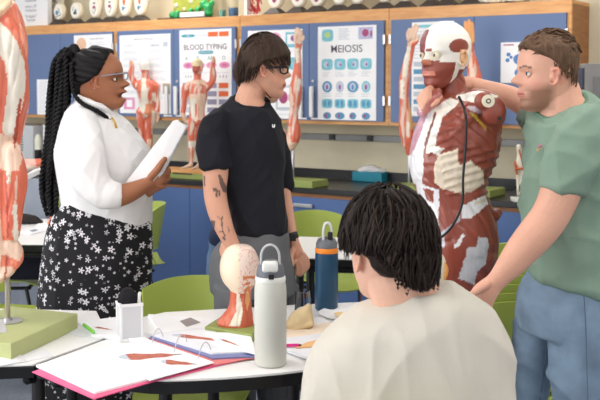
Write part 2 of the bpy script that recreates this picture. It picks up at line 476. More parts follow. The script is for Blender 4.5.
# MEIOSIS
p=Sheet('meiosis_poster','white wall poster headed MEIOSIS with rows of blue cell pictures','x' and (318,27,376.5,119.5))
p.rrect(.07,.03,.27,.16,CELL); p.oval(.17,.09,.05,.03,mat('yellow_ink',(190,215,130),.6),.0006)
p.lines(.36,.03,.60,.14,8,GREYP,.007)
p.rect(.70,.02,.94,.145,mat('lilac_print',(190,190,220),.6,var=.2,vscale=90)); p.oval(.82,.08,.055,.04,mat('magenta_ink',(170,70,120),.6,var=.2),.0006)
p.rect(.90,.06,.93,.12,mat('magenta_ink',(0,0,0)),.0006)
p.text('MEIOSIS',.5,.245,.070,INKD,bold=.0003)
for c in range(4):
    cx=.165+c*.222
    p.rrect(cx-.098,.345,cx+.098,.465,CELL)
    p.oval(cx+random.uniform(-.02,.03),.405,.04,.034,mat('pale_cell',(196,205,226),.6),.0006); p.oval(cx+.01,.41,.016,.016,PURP,.0012)
    p.lines(cx-.08,.49,cx+.08,.53,3,GREYP)
    p.oval(cx,.645,(.088,.07,.098,.075)[c],.062,(CELLD,GREYP,CELLD,CELL)[c]); p.oval(cx,.645,.05,.042,mat('pale_cell',(0,0,0)),.0006)
    p.oval(cx,.65,.022,.028,PURP if c!=2 else CELLD,.0012)
    p.lines(cx-.08,.72,cx+.08,.745,2,GREYP)
    p.rrect(cx-.095,.775,cx+.095,.875,CELL)
    for d in (-.04,.04): p.oval(cx+d,.825,.026,.035,CELLD,.0006)
    p.oval(cx,.955,(.07,.085,.06,.07)[c],.038,CELLD)
    p.oval(cx-.02,.955,.02,.02,mat('magenta_ink',(0,0,0)),.0006)
p.done()
# blood typing
p=Sheet('blood_typing_poster','white wall poster headed BLOOD TYPING with pink cells and orange panels',(179.5,30.5,231.5,115))
p.rrect(.04,.05,.30,.085,TEAL); p.text('visible',.17,.067,.016,PAPER)
p.rect(.56,.03,.75,.085,ORANGE); p.rect(.77,.03,.95,.085,ORANGE); p.rect(.3,.06,.55,.07,GREYP)
p.text('BLOOD TYPING',.5,.205,.056,INKD,bold=.0002)
p.rrect(.37,.245,.66,.285,TEAL); p.text('RED BLOOD CELLS',.51,.265,.014,PAPER)
for x,ch in ((.14,'A'),(.36,'B'),(.60,'AB'),(.86,'O')): p.text(ch,x,.335,.04,mat('green_ink',(90,150,130),.6))
for x in (.17,.40,.62,.87):
    p.oval(x,.415,.10,.038,PINKI); p.oval(x,.415,.05,.016,mat('pink_deep',(206,110,160),.6),.0006)
for x in (.12,.17,.22,.78,.84,.9): 
    p.rect(x,.53,x+.012,.56,INKD); 
p.rect(.04,.5,.96,.505,GREYP)
for r,(c1) in enumerate((ORANGE,REDI,CELLD,GREYP)):
    y=.62+r*.095
    for x in (.06,.30,.54,.76): p.rect(x,y,x+.18,y+.06,(ORANGE if x==.76 and r<2 else mat('slate_print',(150,150,178),.6,var=.1)) if x>.5 or r==0 else GREYP)
p.done()
# physiology chart
p=Sheet('lab_chart_poster','pale wall poster of fine printed diagrams with a pink square, behind the back-view muscle figurine',(119.5,35.5,170.5,113))
p.text('Laboratory Physiology',.48,.055,.022,INK)
for r in range(9): p.lines(.08,.12+r*.085,.42,.15+r*.085,3,GREYP,.005); p.lines(.55,.12+r*.085,.92,.15+r*.085,3,GREYP,.005)
p.rect(.62,.14,.78,.145,INK); p.rect(.86,.10,.95,.16,GREYP)
p.rect(.68,.635,.80,.72,PINKI); p.rect(.85,.62,.99,.75,mat('tan_print',(176,164,140),.6)); p.oval(.92,.69,.03,.02,INKD,.0006)
p.rect(.08,.80,.30,.95,PINKI); p.rect(.14,.83,.25,.92,PAPER,.0006)
p.done()
# poster behind the woman
p=Sheet('skeleton_chart_poster','pale wall poster above the woman\'s braided hair with a tan bone picture',(74,35.5,112,114))
p.text('Anatomical Terms',.62,.05,.02,INK); p.oval(.2,.12,.13,.09,mat('tan_bone',(232,190,160),.6)); p.oval(.13,.2,.08,.08,mat('tan_bone',(0,0,0)))
p.lines(.4,.1,.9,.4,12,GREYP,.004)
p.done()
p=Sheet('notice_sheet','small white printed sheet taped low on the far left blue door',(37,79.5,51,114.5),cat='notice'); p.lines(.12,.08,.88,.92,16,GREYP,.01); p.done()
# poster behind the man in black
p=Sheet('cell_poster','white wall poster with magenta and blue cell pictures behind the black T-shirt man\'s face',(248,31,302.5,118))
p.oval(.50,.09,.12,.06,PINKI); p.oval(.52,.08,.05,.03,mat('magenta_ink',(0,0,0)),.0006)
p.rect(.70,.03,.99,.20,CELL); p.rect(.73,.055,.97,.165,PAPER,.0006); p.oval(.85,.10,.06,.035,PURP,.0012)
p.rect(.03,.05,.35,.16,PINKI); p.oval(.83,.38,.11,.07,CELL); p.lines(.1,.25,.7,.34,4,GREYP); p.rect(.52,.62,.95,.9,GREYP); p.rect(.56,.65,.91,.87,PAPER,.0006)
p.oval(.66,.76,.08,.07,mat('magenta_ink',(0,0,0)),.0012); p.oval(.80,.76,.05,.06,PINKI,.0012); p.lines(.58,.86,.9,.95,3,GREYP)
p.done()
# posters behind the torso model
p=Sheet('chart_poster','pale wall poster directly behind the skull of the torso model',(412,22.5,454,116)); p.rect(.04,.03,.96,.06,CELL)
for r in range(7): p.rect(.05,.42+r*.08,.4,.47+r*.08,CELLD if r%2 else GREYP)
p.lines(.05,.1,.9,.38,9,GREYP)
p.done()
p=Sheet('blue_dot_poster','small white poster with blue blobs beside the fringe of the man in green',(501,42.5,545,83))
p.rect(.06,.05,.3,.08,mat('magenta_ink',(0,0,0)))
for a,b,r in ((.18,.30,.05),(.16,.44,.05),(.24,.37,.04),(.42,.42,.13),(.42,.75,.10),(.52,.3,.05),(.7,.4,.12)): p.oval(a,b,r,r*1.0,mat('blob_blue',(80,130,190),.6))
p.done()
# ================================================================== THINGS ON TOP OF THE CABINETS
ZT=CZ+CH
def top_at(px,t=-.12):
    """point on top of the cabinets at column px, depth t"""
    s,_=onwall(px,10,t); return s
FACEM=mat('model_face',(246,242,230),.4,var=.02)
BSE=mat('dark_base',(70,62,58),.4,var=.1)
def specimen(px,w,h,kind,label):
    s=top_at(px); t=-.10; w*=1.18; h*=1.1
    M=Matrix.Translation(W(s,t,ZT))@Matrix(((E.x,-N.x,0,0),(E.y,-N.y,0,0),(0,0,1,0),(0,0,0,1)))
    rt=thing('tissue_model',label,'anatomical model',W(s,t,ZT),'tissue models on black stands along the cabinet tops')
    bm=B(); 
    lo=[(-.070,-.055),(.070,-.055),(.070,.055),(-.070,.055)]; hi=[(-.026,-.026),(.026,-.026),(.026,.026),(-.026,.026)]
    a=[bm.verts.new(M@Vector((x,y,.001))) for x,y in lo]; a2=[bm.verts.new(M@Vector((x,y,.010))) for x,y in lo]; b=[bm.verts.new(M@Vector((x,y,.048))) for x,y in hi]
    for r1,r2 in ((a,a2),(a2,b)):
        for i in range(4): face(bm,[r1[i],r1[(i+1)%4],r2[(i+1)%4],r2[i]])
    face(bm,a); face(bm,b); mk('base',fix(bm),BSE,rt)
    zc=.042+h; bm=B()
    ball(bm,(0,-.012,zc),(w,.045,h),24,ringn=14)
    for v in bm.verts:
        v.co.y=min(v.co.y,.012); v.co=M@v.co
    mk('body',fix(bm),CREAM,rt,50)
    bm=B(); mats=[FACEM,mat('ink_black',(60,60,70),.6,var=0),CELLD,ORANGE,mat('magenta_ink',(0,0,0))]
    def ov(cx,cz,ra,rb,mi,y):
        n=18; face(bm,[bm.verts.new(M@Vector((cx+ra*math.cos(2*PI*i/n),y,zc+cz+rb*math.sin(2*PI*i/n)))) for i in range(n)],mi)
    def bar(x0,z0,x1,z1,wd,mi,y):
        d=Vector((x1-x0,0,z1-z0)).normalized(); nn=Vector((-d.z,0,d.x))*wd
        q=[Vector((x0,y,zc+z0))+nn,Vector((x0,y,zc+z0))-nn,Vector((x1,y,zc+z1))-nn,Vector((x1,y,zc+z1))+nn]
        face(bm,[bm.verts.new(M@v) for v in q],mi)
    ov(0,0,w*.82,h*.85,0,.0135)
    if kind==0: bar(-.03,-.045,.03,-.03,.003,1,.0145); bar(.03,-.03,.005,.03,.0025,1,.0145); ov(-.012,-.01,.018,.02,2,.0142)
    if kind==1: bar(-.015,.03,-.03,.0,.0025,1,.0145); ov(.0,-.02,.02,.012,1,.0142); ov(.005,.0,.012,.012,2,.0145)
    if kind==2: bar(-.0,-.06,.02,-.02,.0025,1,.0145); ov(0,-.012,.016,.012,4,.0142); ov(.002,.02,.014,.006,1,.0142); bar(0,-.07,-.022,-.03,.0015,2,.0145)
    if kind==3: ov(0,.02,.014,h*.35,3,.0142); bar(-.02,-.06,.02,-.03,.0025,1,.0145); ov(-.01,-.04,.015,.015,2,.0144)
    if kind==4: ov(0,-.02,.02,.03,4,.0142); ov(0,-.0,.01,.015,2,.0145)
    mk('face',fix(bm),mats,rt)
spec=[(61,.050,.066,0,'first from the left'),(78,.053,.066,1,'second from the left'),(97,.055,.092,2,'third from the left'),(112.5,.054,.094,2,'fourth from the left'),
 (127,.052,.098,3,'fifth from the left'),(142.5,.055,.098,3,'right of the fifth, last before the green board model'),
 (277,.060,.085,4,'first right of the red branching model'),(300,.060,.085,4,'second right of the red branching model'),(319,.056,.075,4,'above the left edge of the MEIOSIS poster'),
 (341,.054,.085,4,'above the middle of the MEIOSIS poster'),(359,.054,.085,4,'above the right side of the MEIOSIS poster'),(386,.056,.08,0,'above the oak divider right of the MEIOSIS poster'),
 (407,.056,.08,4,'above the raised arm model near the torso'),(434,.056,.085,0,'above the skull of the torso model'),(449,.056,.085,4,'just right of the one above the skull'),(474,.062,.09,0,'last on the right before the white skulls')]
for a in spec: specimen(a[0],a[1],a[2],a[3],'cream oval tissue model, '+a[4])
# pale skulls at the right end
for px,r in ((492,.05),(516,.045)):
    s=top_at(px); c=W(s,-.12,ZT); rt=thing('animal_skull','small white animal skull on the cabinet top, '+('nearer the black stands' if px<500 else 'the one furthest right'),'skull',c,'white animal skulls on the cabinet top')
    bm=B(); tube(bm,[(c.x-.07,c.y+.02,c.z+.026,.02,.02),(c.x-.02,c.y,c.z+.045,.035,.035),(c.x+.05,c.y-.02,c.z+.052,.05,.045)],14)
    tube(bm,[(c.x+.03,c.y-.07,c.z+.022,.014),(c.x-.05,c.y-.03,c.z+.018,.009)],8)
    me=remesh(bm,.006,2); mk('skull_bone',me,mat('bone',(236,228,210),.5,var=.08,vscale=40),rt,True)
    bm=B(); box(bm,(c.x,c.y,c.z+.006),(.15,.1,.012)); mk('base',bm,BSE,rt)
# white card box at left and poster behind
s0,_=onwall(15,10,-.08); s1,_=onwall(47.5,10,-.08)
t=thing('sign_box','white sign box with printed lines standing on the far left cabinet top','sign',W((s0+s1)/2,-.1,ZT))
bm=B(); wbox(bm,s0,s1,-.13,-.08,ZT,ZT+.30,bev=.002); mk('panel',bm,PAPER,t)
bm=B()
M0=Matrix(((E.x,0,-N.x,0),(E.y,0,-N.y,0),(0,1,0,0),(0,0,0,1)))
for px,py,tx in ((31,6.5,'what a 10"'),(31,10.3,'molecules'),(31,16.2,'"Irregular"'),(31,20.0,'Teacher'),(31,0.5,'remember')):
    s,z=onwall(px,py,-.079); text_bm(bm,tx,Matrix.Translation(W(s,-.0785,z))@M0,.034)
mk('lettering',bm,INK,t)
s0,_=onwall(45,10,-.2); s1,_=onwall(60,10,-.2)
t=thing('word_board','beige board with dark handwritten words behind the white sign box','sign',W((s0+s1)/2,-.2,ZT))
bm=B(); wbox(bm,s0,s1+.03,-.22,-.2,ZT,ZT+.34); mk('board',bm,mat('beige_board',(214,206,188),.8),t)
bm=B()
for px,py,tx in ((54,1,'Mo'),(54,6,'La'),(50.5,13,'O'),(54,17,'O g'),(54,22,'ms')):
    s,z=onwall(px,py,-.199); text_bm(bm,tx,Matrix.Translation(W(s,-.1985,z))@M0,.045)
mk('lettering',bm,INKD,t)
# green cell model board
s0,_=onwall(163,10,-.1); s1,_=onwall(213,10,-.1); sa,_=onwall(170,10,-.1); sb,_=onwall(205,10,-.1)
t=thing('cell_model','green raised plant cell model on a black tray with a white name card','anatomical model',W((s0+s1)/2,-.12,ZT))
bm=B(); wbox(bm,s0,s1,-.22,-.03,ZT,ZT+.012,bev=.003); mk('tray',bm,BLACK,t)
G2=mat('emerald_plastic',(24,160,84),.25,coat=.5)
bm=B()
for (a,b,r) in ((172,15,4.2),(176,13.5,3.6),(203,4,4.8),(208,8,5.0),(206,14,4.6),(197,9.5,3.4),(190,10.5,3),(211,3,3.4)):
    s,z=onwall(a,b,-.1); c=W(s,-.11,z); q=r*7.2/1000; ball(bm,(c.x,c.y,c.z),(q,q,q),14)
    z0=ZT+.014+q*.6
    if c.z-q>ZT+.02 and b>7: ball(bm,(c.x,c.y,(c.z+ZT)/2),(q,q,(c.z-ZT)/2-.008 if c.z-ZT>.04 else q),12)
me=remesh(bm,.007,3); mk('membrane',me,G2,t,True)
bm=B(); s0b,_=onwall(170.5,10,-.1); wbox(bm,s0b,sb,-.17,-.13,ZT+.06,ZT+.30,bev=.008); pl=mk('cytoplasm',bm,mat('olive_plastic',(170,176,70),.4,var=.15,vscale=30),t)
for px,py,r in ((176,5.5,2.6),(191,1.5,2.4),(184,9,1.8)):
    s,z=onwall(px,py,-.125); c=W(s,-.127,z); bm=B(); ball(bm,c,(r*.0072,r*.004,r*.0072),12); mk('organelle',fix(bm),CREAM,t,True)
bm=B(); a,_=onwall(180,10,-.05); b,_=onwall(204,10,-.05); wbox(bm,a,b,-.06,-.045,ZT+.013,ZT+.048,bev=.002); cd_=mk('name_card',bm,PAPER,t,label='white name card with a grey line of print')
bm=B(); s,z=onwall(192,14.3,-.044); text_bm(bm,'ANIMAL CELL',Matrix.Translation(W(s,-.0443,ZT+.03))@M0,.018); mk('lettering',bm,INK,cd_)
# glass jars
GL=mat('clear_glass',(250,252,252),.03,trans=1,var=0,ior=1.2)
for px,w,h,fill,lab in ((222.5,.026,.13,mat('aqua_beads',(120,180,170),.5,var=.5,vscale=80),'narrow glass jar of aqua beads on the cabinet top'),(233.5,.036,.16,mat('navy_beads',(70,110,150),.5,var=.5,vscale=80),'wider glass jar of blue beads on the cabinet top')):
    s=top_at(px,-.1); c=W(s,-.1,ZT); t=thing('glass_jar',lab,'jar',c)
    bm=B(); lathe(bm,c,[(w*.9,.001),(w,.004),(w,h),(w*.8,h+.012),(w*.8,h+.03)],24); mk('glass',fix(bm),GL,t,40)
    bm=B(); lathe(bm,c,[(w*.86,.006),(w*.86,h*.42)],24); mk('beads',fix(bm),fill,t,40)
# red branching model
s=top_at(255,-.1); c=W(s,-.12,ZT); t=thing('vessel_model','red branching blood vessel model in a white frame on the cabinet top','anatomical model',c)
bm=B(); a=top_at(248,-.12); wbox(bm,a-.012,a+.012,-.15,-.09,ZT,ZT+.3,bev=.002); wbox(bm,a+.0,a+.13,-.15,-.09,ZT,ZT+.012); mk('frame',bm,PAPER,t)
bm=B()
for k in range(34):
    x=random.uniform(-.045,.045); z=random.uniform(.015,.2); q=c+E*x
    d=Vector((random.uniform(-1,1)*.03,random.uniform(-.02,.02),random.uniform(.01,.05)))
    tube(bm,[(q.x,q.y,ZT+z,.006),(q.x+d.x,q.y+d.y,ZT+z+d.z,.003)],6,k=1)
tube(bm,[(c.x,c.y,ZT+.013,.008),(c.x+.01,c.y,ZT+.1,.01),(c.x-.01,c.y,ZT+.22,.006)],8)
mk('vessels',fix(bm),mat('vessel_red',(186,50,60),.4,var=.3,vscale=50),t,True)
# ================================================================== TABLES
TZ=.77
def table(name,label,pts,z,legs,th=.028,inset=.0):
    c=Vector((sum(p[0] for p in pts)/len(pts),sum(p[1] for p in pts)/len(pts),0))
    t=thing(name,label,'table',c)
    def grow(k): 
        return [Vector((p[0],p[1],0))+(Vector((p[0],p[1],0))-c).normalized()*k for p in pts]
    bm=B(); prism(bm,pts,z-.006,z,bev=.002); mk('tabletop',fix(bm),WHITE,t)
    bm=B(); prism(bm,grow(.004),z-.04,z-.0065,bev=.004); mk('edge_band',fix(bm),BLACKM,t)
    bm=B()
    g=grow(-.05)
    for i in range(len(g)):
        a,b=g[i],g[(i+1)%len(g)]
        if (a-b).length<.25: continue
        tube(bm,[(a.x,a.y,z-.058,.016),(b.x,b.y,z-.058,.016)],8,k=1)
    mk('apron',fix(bm),BLACKM,t)
    for (x,y) in legs:
        bm=B(); tube(bm,[(x,y,z-.042,.02),(x,y,.03,.02)],12,k=1); l=mk('leg',fix(bm),BLACKM,t,40)
        bm=B(); lathe(bm,(x,y,0),[(.024,.001),(.026,.01),(.022,.028)],14); mk('foot',fix(bm),BLACK,l,40)
    return t
def zz(px,py,z=TZ): v=onz(px,py,z); return (v.x,v.y)
def arcpts(a,b,bul,n):
    a=Vector(a);b=Vector(b); d=b-a; nn=Vector((d.y,-d.x)).normalized(); out=[]
    for i in range(n+1):
        t=i/n; q=a+d*t+nn*(bul*4*t*(1-t)); out.append((q.x,q.y))
    return out
gapn,gapf=zz(37,364),zz(112,337)
right=arcpts(zz(38,364.5),zz(150,379),.01,4)+arcpts(zz(165,379.5),zz(335,365),.03,6)+[(.44,2.84),(.56,2.92),(.60,3.05),(.60,3.3),(.55,3.6),(.52,3.70)]+[zz(300,304.5),zz(165,312),zz(128,320)]+[(gapf[0]+.004,gapf[1])]
table('classroom_table','white classroom table with a black edge carrying the bottles, pink folder and head model',right,TZ,[(-.40,2.93),(.0+zz(292,380)[0],2.98),(.45,3.5),(-.3,3.42)])
lf=[(-1.35,3.02),(-1.1,2.79),zz(0,365),(gapn[0]-.012,gapn[1]+.003),(gapf[0]-.010,gapf[1]+.01),zz(118,327),zz(80,314),(-1.25,3.62)]
lf=lf[:5]+[(-.72,3.50),(-1.2,3.55)]
table('classroom_table','white classroom table at the left corner carrying the big arm model on its sage block',lf,TZ,[(zz(19,376)[0],2.90),(-1.2,3.4),(-.78,3.38)])
mt=[(-.22,5.15),zz(285,258,TZ-.006),zz(470,266,TZ-.006),(.93,5.15)]
mt=[(-.16,5.28),(-.05,4.62),(.80,4.48),(.93,5.12)]
table('classroom_table','white classroom table with a black edge in the middle distance behind the blue bottle',mt,TZ,[(.0,5.1),(.05,4.75),(.72,4.62),(.82,5.02)])
bt=[(-2.3,6.0),(-2.2,5.05),(-1.15,5.0),(-1.0,5.35),(-1.1,5.95)]
table('classroom_table','white classroom table at the far left behind the woman, with papers on it',bt,TZ,[(-2.1,5.2),(-1.25,5.15),(-1.2,5.8),(-2.15,5.8)])
# ================================================================== CHAIRS
def chair(label,group='lime green classroom chairs'):
    """shell chair at the origin, front = -Y, seat .45, back top .83"""
    t=thing('classroom_chair',label,'chair',(0,0,0),group)
    # backrest: curved sheet with a slot above the seat
    def sheet(bm,fn,nu,nv,th):
        A=[[None]*(nv+1) for _ in range(nu+1)]; Bk=[[None]*(nv+1) for _ in range(nu+1)]
        for i in range(nu+1):
            for j in range(nv+1):
                u,v=i/nu,j/nv; p=fn(u,v); e=1e-3
                du=fn(min(u+e,1),v)-fn(max(u-e,0),v); dv=fn(u,min(v+e,1))-fn(u,max(v-e,0)); n=du.cross(dv).normalized()
                A[i][j]=bm.verts.new(p+n*th/2); Bk[i][j]=bm.verts.new(p-n*th/2)
        for i in range(nu):
            for j in range(nv):
                face(bm,[A[i][j],A[i+1][j],A[i+1][j+1],A[i][j+1]]); face(bm,[Bk[i][j],Bk[i][j+1],Bk[i+1][j+1],Bk[i+1][j]])
        for i in range(nu):
            face(bm,[A[i][0],Bk[i][0],Bk[i+1][0],A[i+1][0]]); face(bm,[A[i][nv],A[i+1][nv],Bk[i+1][nv],Bk[i][nv]])
        for j in range(nv):
            face(bm,[A[0][j],A[0][j+1],Bk[0][j+1],Bk[0][j]]); face(bm,[A[nu][j],Bk[nu][j],Bk[nu][j+1],A[nu][j+1]])
    def back(u,v):
        x=(u-.5)*2; z=.55+.28*v
        w=.225-.02*(1-v); 
        top=-.035*abs(x)**3.5*v
        return Vector((x*w, .19+.05*v-.12*x*x, z+top))
    def seat(u,v):
        x=(u-.5)*2; y=-.21+.42*v
        w=.215*(1-.06*(1-v))
        return Vector((x*w*(1-.10*(abs(2*v-1)**6)), y, .45+.018*x*x-.03*max(0,(.18-v))/.18*1.0+.012*v))
    bm=B(); sheet(bm,back,20,10,.007); mk('backrest',fix(bm),GREEN,t,60)
    bm=B(); sheet(bm,seat,18,14,.008); mk('seat',fix(bm),GREEN,t,60)
    # two side straps joining back and seat around the slot
    for sx in (-1,1):
        bm=B()
        pts=[(sx*.17,.150,.455),(sx*.172,.155,.475),(sx*.174,.135,.52),(sx*.176,.118,.56)]
        tube(bm,[(p[0],p[1],p[2],.022,.005) for p in pts],8,k=4); mk('back_strap',fix(bm),GREEN,t,60)
    bm=B()
    for sx in (-1,1): tube(bm,[(sx*.19,-.15,.432,.010),(sx*.19,.14,.432,.010)],8,k=1)
    for y in (-.14,.12): tube(bm,[(-.19,y,.432,.010),(.19,y,.432,.010)],8,k=1)
    mk('seat_frame',fix(bm),BLACKM,t,60)
    for sx in (-1,1):
        for sy,yy in ((-1,-.13),(1,.11)):
            bm=B(); tube(bm,[(sx*.19,yy,.43,.0105),(sx*.225,yy+sy*.09,.012,.0105)],10,k=1); l=mk('leg',fix(bm),BLACKM,t,60)
            bm=B(); lathe(bm,(sx*.225,yy+sy*.09,0),[(.014,.001),(.015,.02),(.012,.026)],10); mk('foot_cap',fix(bm),BLACK,l,60)
    return t
def clone(o,label,loc,rz,group=None):
    r=copy_tree(o); r.location=loc; r.rotation_euler=(0,0,rz); r['label']=label
    if group: r['group']=group
    return r
ch0=chair('lime green shell chair directly behind the head model, facing the near table')
R_=math.radians
def ground(px,D): v=P(px,200,D); return (v.x,v.y,0)
clone(ch0,'lime green shell chair behind the blue bottle, drawn up to the distant table',(ground(331,5.72)[0],5.72,0),R_(46))
clone(ch0,'lime green shell chair behind the far left table, its back showing beside the braids',(ground(38,6.75)[0],6.6,0),R_(0))
clone(ch0,'lime green shell chair at the far left whose seat shows below the dark bag',(ground(20,5.95)[0],5.75,0),R_(92))
clone(ch0,'lime green shell chair at the left whose seat shows just behind the sage block',(ground(10,4.72)[0],4.72,0),R_(88))
clone(ch0,'lime green shell chair just right of the woman\'s waist, mostly hidden by her',(ground(127,6.25)[0],6.25,0),R_(-75))
# stack at the right
sx_,sy_=ground(497,3.62)[0],3.62
for k in range(7):
    kk=k if k<6 else 7
    clone(ch0,'stacked lime green shell chair behind the man in green, '+('lowest of all' if k==0 else 'topmost of all' if k==6 else ('second','third','fourth','fifth','sixth')[k-1]+' from the bottom'),
      (sx_+.0,sy_+.012*kk,.027*kk+.0),R_(205),'stacked lime green chairs')
# seated student's chair
clone(ch0,'lime green shell chair under the seated student in the cream shirt',(.245,2.33,0),R_(180-18),'lime green classroom chairs')
ch0.location=(ground(201,3.84)[0],3.62,0); ch0.rotation_euler=(0,0,R_(-4))
# ================================================================== ANATOMICAL MODELS
SAL=lin((218,108,80)); SALD=lin((176,70,52)); TEND=lin((232,222,206)); TENDP=lin((232,196,172)); MUS=lin((142,66,50)); MUSD=lin((118,50,40)); BONE=lin((242,238,228)); RIB=lin((236,222,200)); VIOL=lin((196,150,168)); WHT=lin((232,232,236)); SKINM=lin((216,160,130))
MMAT=vmat('muscle_paint',.38,coat=.25,bump=.25,bscale=22,stretch=(3,3,.8),var=.10)
def paint(me,base,polys,streak=None,jit=1.0):
    co=coords(me); x,y=proj(co); c=np.tile(np.array(base),(len(co),1))
    if jit:
        jx=vnoise(co,60,3.1)*jit; jy=vnoise(co,60,9.7)*jit; x=x+jx; y=y+jy
    for poly,colr in polys:
        m=inpoly(x,y,poly); c[m]=colr
    if streak:
        d,sc_,amt,colr=streak
        l=math.hypot(*d); a=co[:,0]*d[0]/l+co[:,2]*d[1]/l; b=-co[:,0]*d[1]/l+co[:,2]*d[0]/l
        v=vnoise(np.stack([a*.12,b,co[:,1]],1),sc_,5); k=np.clip((v-.12)*4,0,1)*amt
        isb=(np.abs(c-np.array(base)).sum(1)<1e-6); k=k*isb
        c=c*(1-k[:,None])+np.array(colr)*k[:,None]
    setcol(me,c)
def grooves(me,d,scale,amp,seed=0):
    co=coords(me); nn=normals(me); l=math.hypot(*d)
    a=co[:,0]*d[0]/l+co[:,2]*d[1]/l; b=-co[:,0]*d[1]/l+co[:,2]*d[0]/l
    v=vnoise(np.stack([a*.12,b,co[:,1]],1),scale,seed)
    setco(me,co+nn*((-np.clip(1-np.abs(v)*6,0,1))*amp)[:,None])
def rod(bm,a,b,r,seg=12): tube(bm,[(a[0],a[1],a[2],r),(b[0],b[1],b[2],r)],seg,k=1)
# ---- the big arm at the left
DA=3.12
t=thing('arm_muscle_model','big salmon muscle arm model hanging on a metal rod at the left edge','anatomical model',P(7,322,DA))
bm=B()
ptube(bm,[(-16,-40,DA,20,20),(-13,0,DA,23,24),(-9,16,DA,29,28),(-6,38,DA,32.5,30),(-4,70,DA,32,28),(-3,100,DA,32,27),(-5,125,DA,29,24),(-8,150,DA,28,24),(-4,175,DA,30,24),(-4,200,DA,28,22),(-5,225,DA,24,18),(-5,240,DA,23,15),(-3,252,DA,24,16)],24)
ptube(bm,[(5,24,DA-.05,10),(13,45,DA-.05,13.5),(15,75,DA-.04,12),(16,100,DA-.03,11),(12,130,DA-.03,9)],14)
ptube(bm,[(12,150,DA-.05,9),(16,178,DA-.05,12),(14,205,DA-.05,10),(12,235,DA-.04,8)],14)
ptube(bm,[(-14,26,DA-.09,3.4),(-4,16,DA-.085,3.2),(4,8,DA-.06,3),(10,1,DA-.03,2.6)],10)
# hand curled on the rod
ptube(bm,[(-4,240,DA,20,12),(-4,256,DA,22,14),(-6,268,DA,18,12)],18)
for a in (((10,246,5.5),(16,258,5),(12,270,4.5),(4,276,4)),((2,250,5.5),(6,264,5),(4,274,4.6),(-2,281,4)),((-8,252,5.5),(-6,268,5),(-8,278,4.4),(-13,284,4)),((-18,252,5),(-18,266,4.6),(-20,276,4),(-24,280,3.6)),((12,242,6),(18,250,5.4),(19,261,4.6),(14,267,4))):
    ptube(bm,[(p[0],p[1],DA-.03,p[2]) for p in a],10)
me=remesh(bm,.0045,3); grooves(me,(.1,1),26,.004)
paint(me,SAL,[
 ([(-60,-60),(30,-60),(13,5),(-2,19),(-10,28),(-60,60)],lin((236,196,160))),
 ([(-60,20),(0,22),(10,31),(18,44),(24,60),(26,76),(24,98),(20,116),(16,134),(8,140),(2,130),(6,104),(8,82),(4,62),(-3,50),(-60,46)],TEND),
 ([(-60,134),(2,134),(14,138),(20,146),(22,158),(19,170),(8,172),(-8,166),(-60,168)],TENDP),
 ([(19,98),(22,98),(17,140),(14,150),(13,140)],SALD),
 ([(20,20),(24,30),(28,48),(27,60),(24,48),(20,34)],lin((240,150,120))),
 ([(5,172),(7,172),(9,238),(7,240)],SALD),([(16,176),(18,176),(14,236),(12,236)],TENDP),([(-3,196),(-1,196),(2,240),(-1,240)],TENDP),
 ([(12,205),(17,205),(19,242),(14,242)],TEND),
 ([(-60,240),(20,240),(24,250),(20,262),(8,256),(-60,256)],TENDP),
 ([(-40,268),(12,266),(16,276),(6,290),(-40,290)],TENDP),([(6,256),(8,256),(6,280),(4,280)],SALD),([(-1,254),(1,254),(0,278),(-2,278)],TEND),
 ],streak=((.15,1),30,.3,lin((228,140,108))))
mk('muscle_arm',me,MMAT,t,True)
bm=B(); q=P(9,180,DA-.16)
for dy in (0,8): q=P(8.5,174+dy,2.985); ball(bm,q,.006 if dy else .008,10)
q=P(8.5,178,2.985); rod(bm,(q.x,q.y+.01,q.z-.01),(q.x,q.y+.01,q.z+.01),.0035,8); mk('joint_pin',fix(bm),CREAM,t,True)
bm=B(); a=P(7,262,DA); b=P(7,322,DA); rod(bm,a,(a.x,a.y,TZ+.062),.0085); 
mk('rod',fix(bm),mat('dull_rod',(176,168,156),.35,metal=.8),t,60)
bm=B(); lathe(bm,(a.x,a.y,TZ+.0515),[(.045,0),(.045,.003),(.014,.005),(.014,.012)],24); mk('flange',fix(bm),CHROME,t,40)
# sage block
zt=TZ+.052
q=[onz(78,313.5,zt),onz(8,344,zt),onz(-60,338,zt),onz(-20,303,zt)]
def quad4(a,b,c): return [a,b,c,a+(c-b)]
A=onz(77.5,313,zt);Bq=onz(11,343.5,zt);C2=onz(10,305.5,zt)
pts=[A,Bq,Bq+(C2-A),C2]
bm=B(); prism(bm,[(p.x,p.y) for p in pts],TZ+.001,zt-.001,bev=.004); mk('base',fix(bm),BASEG2,t)
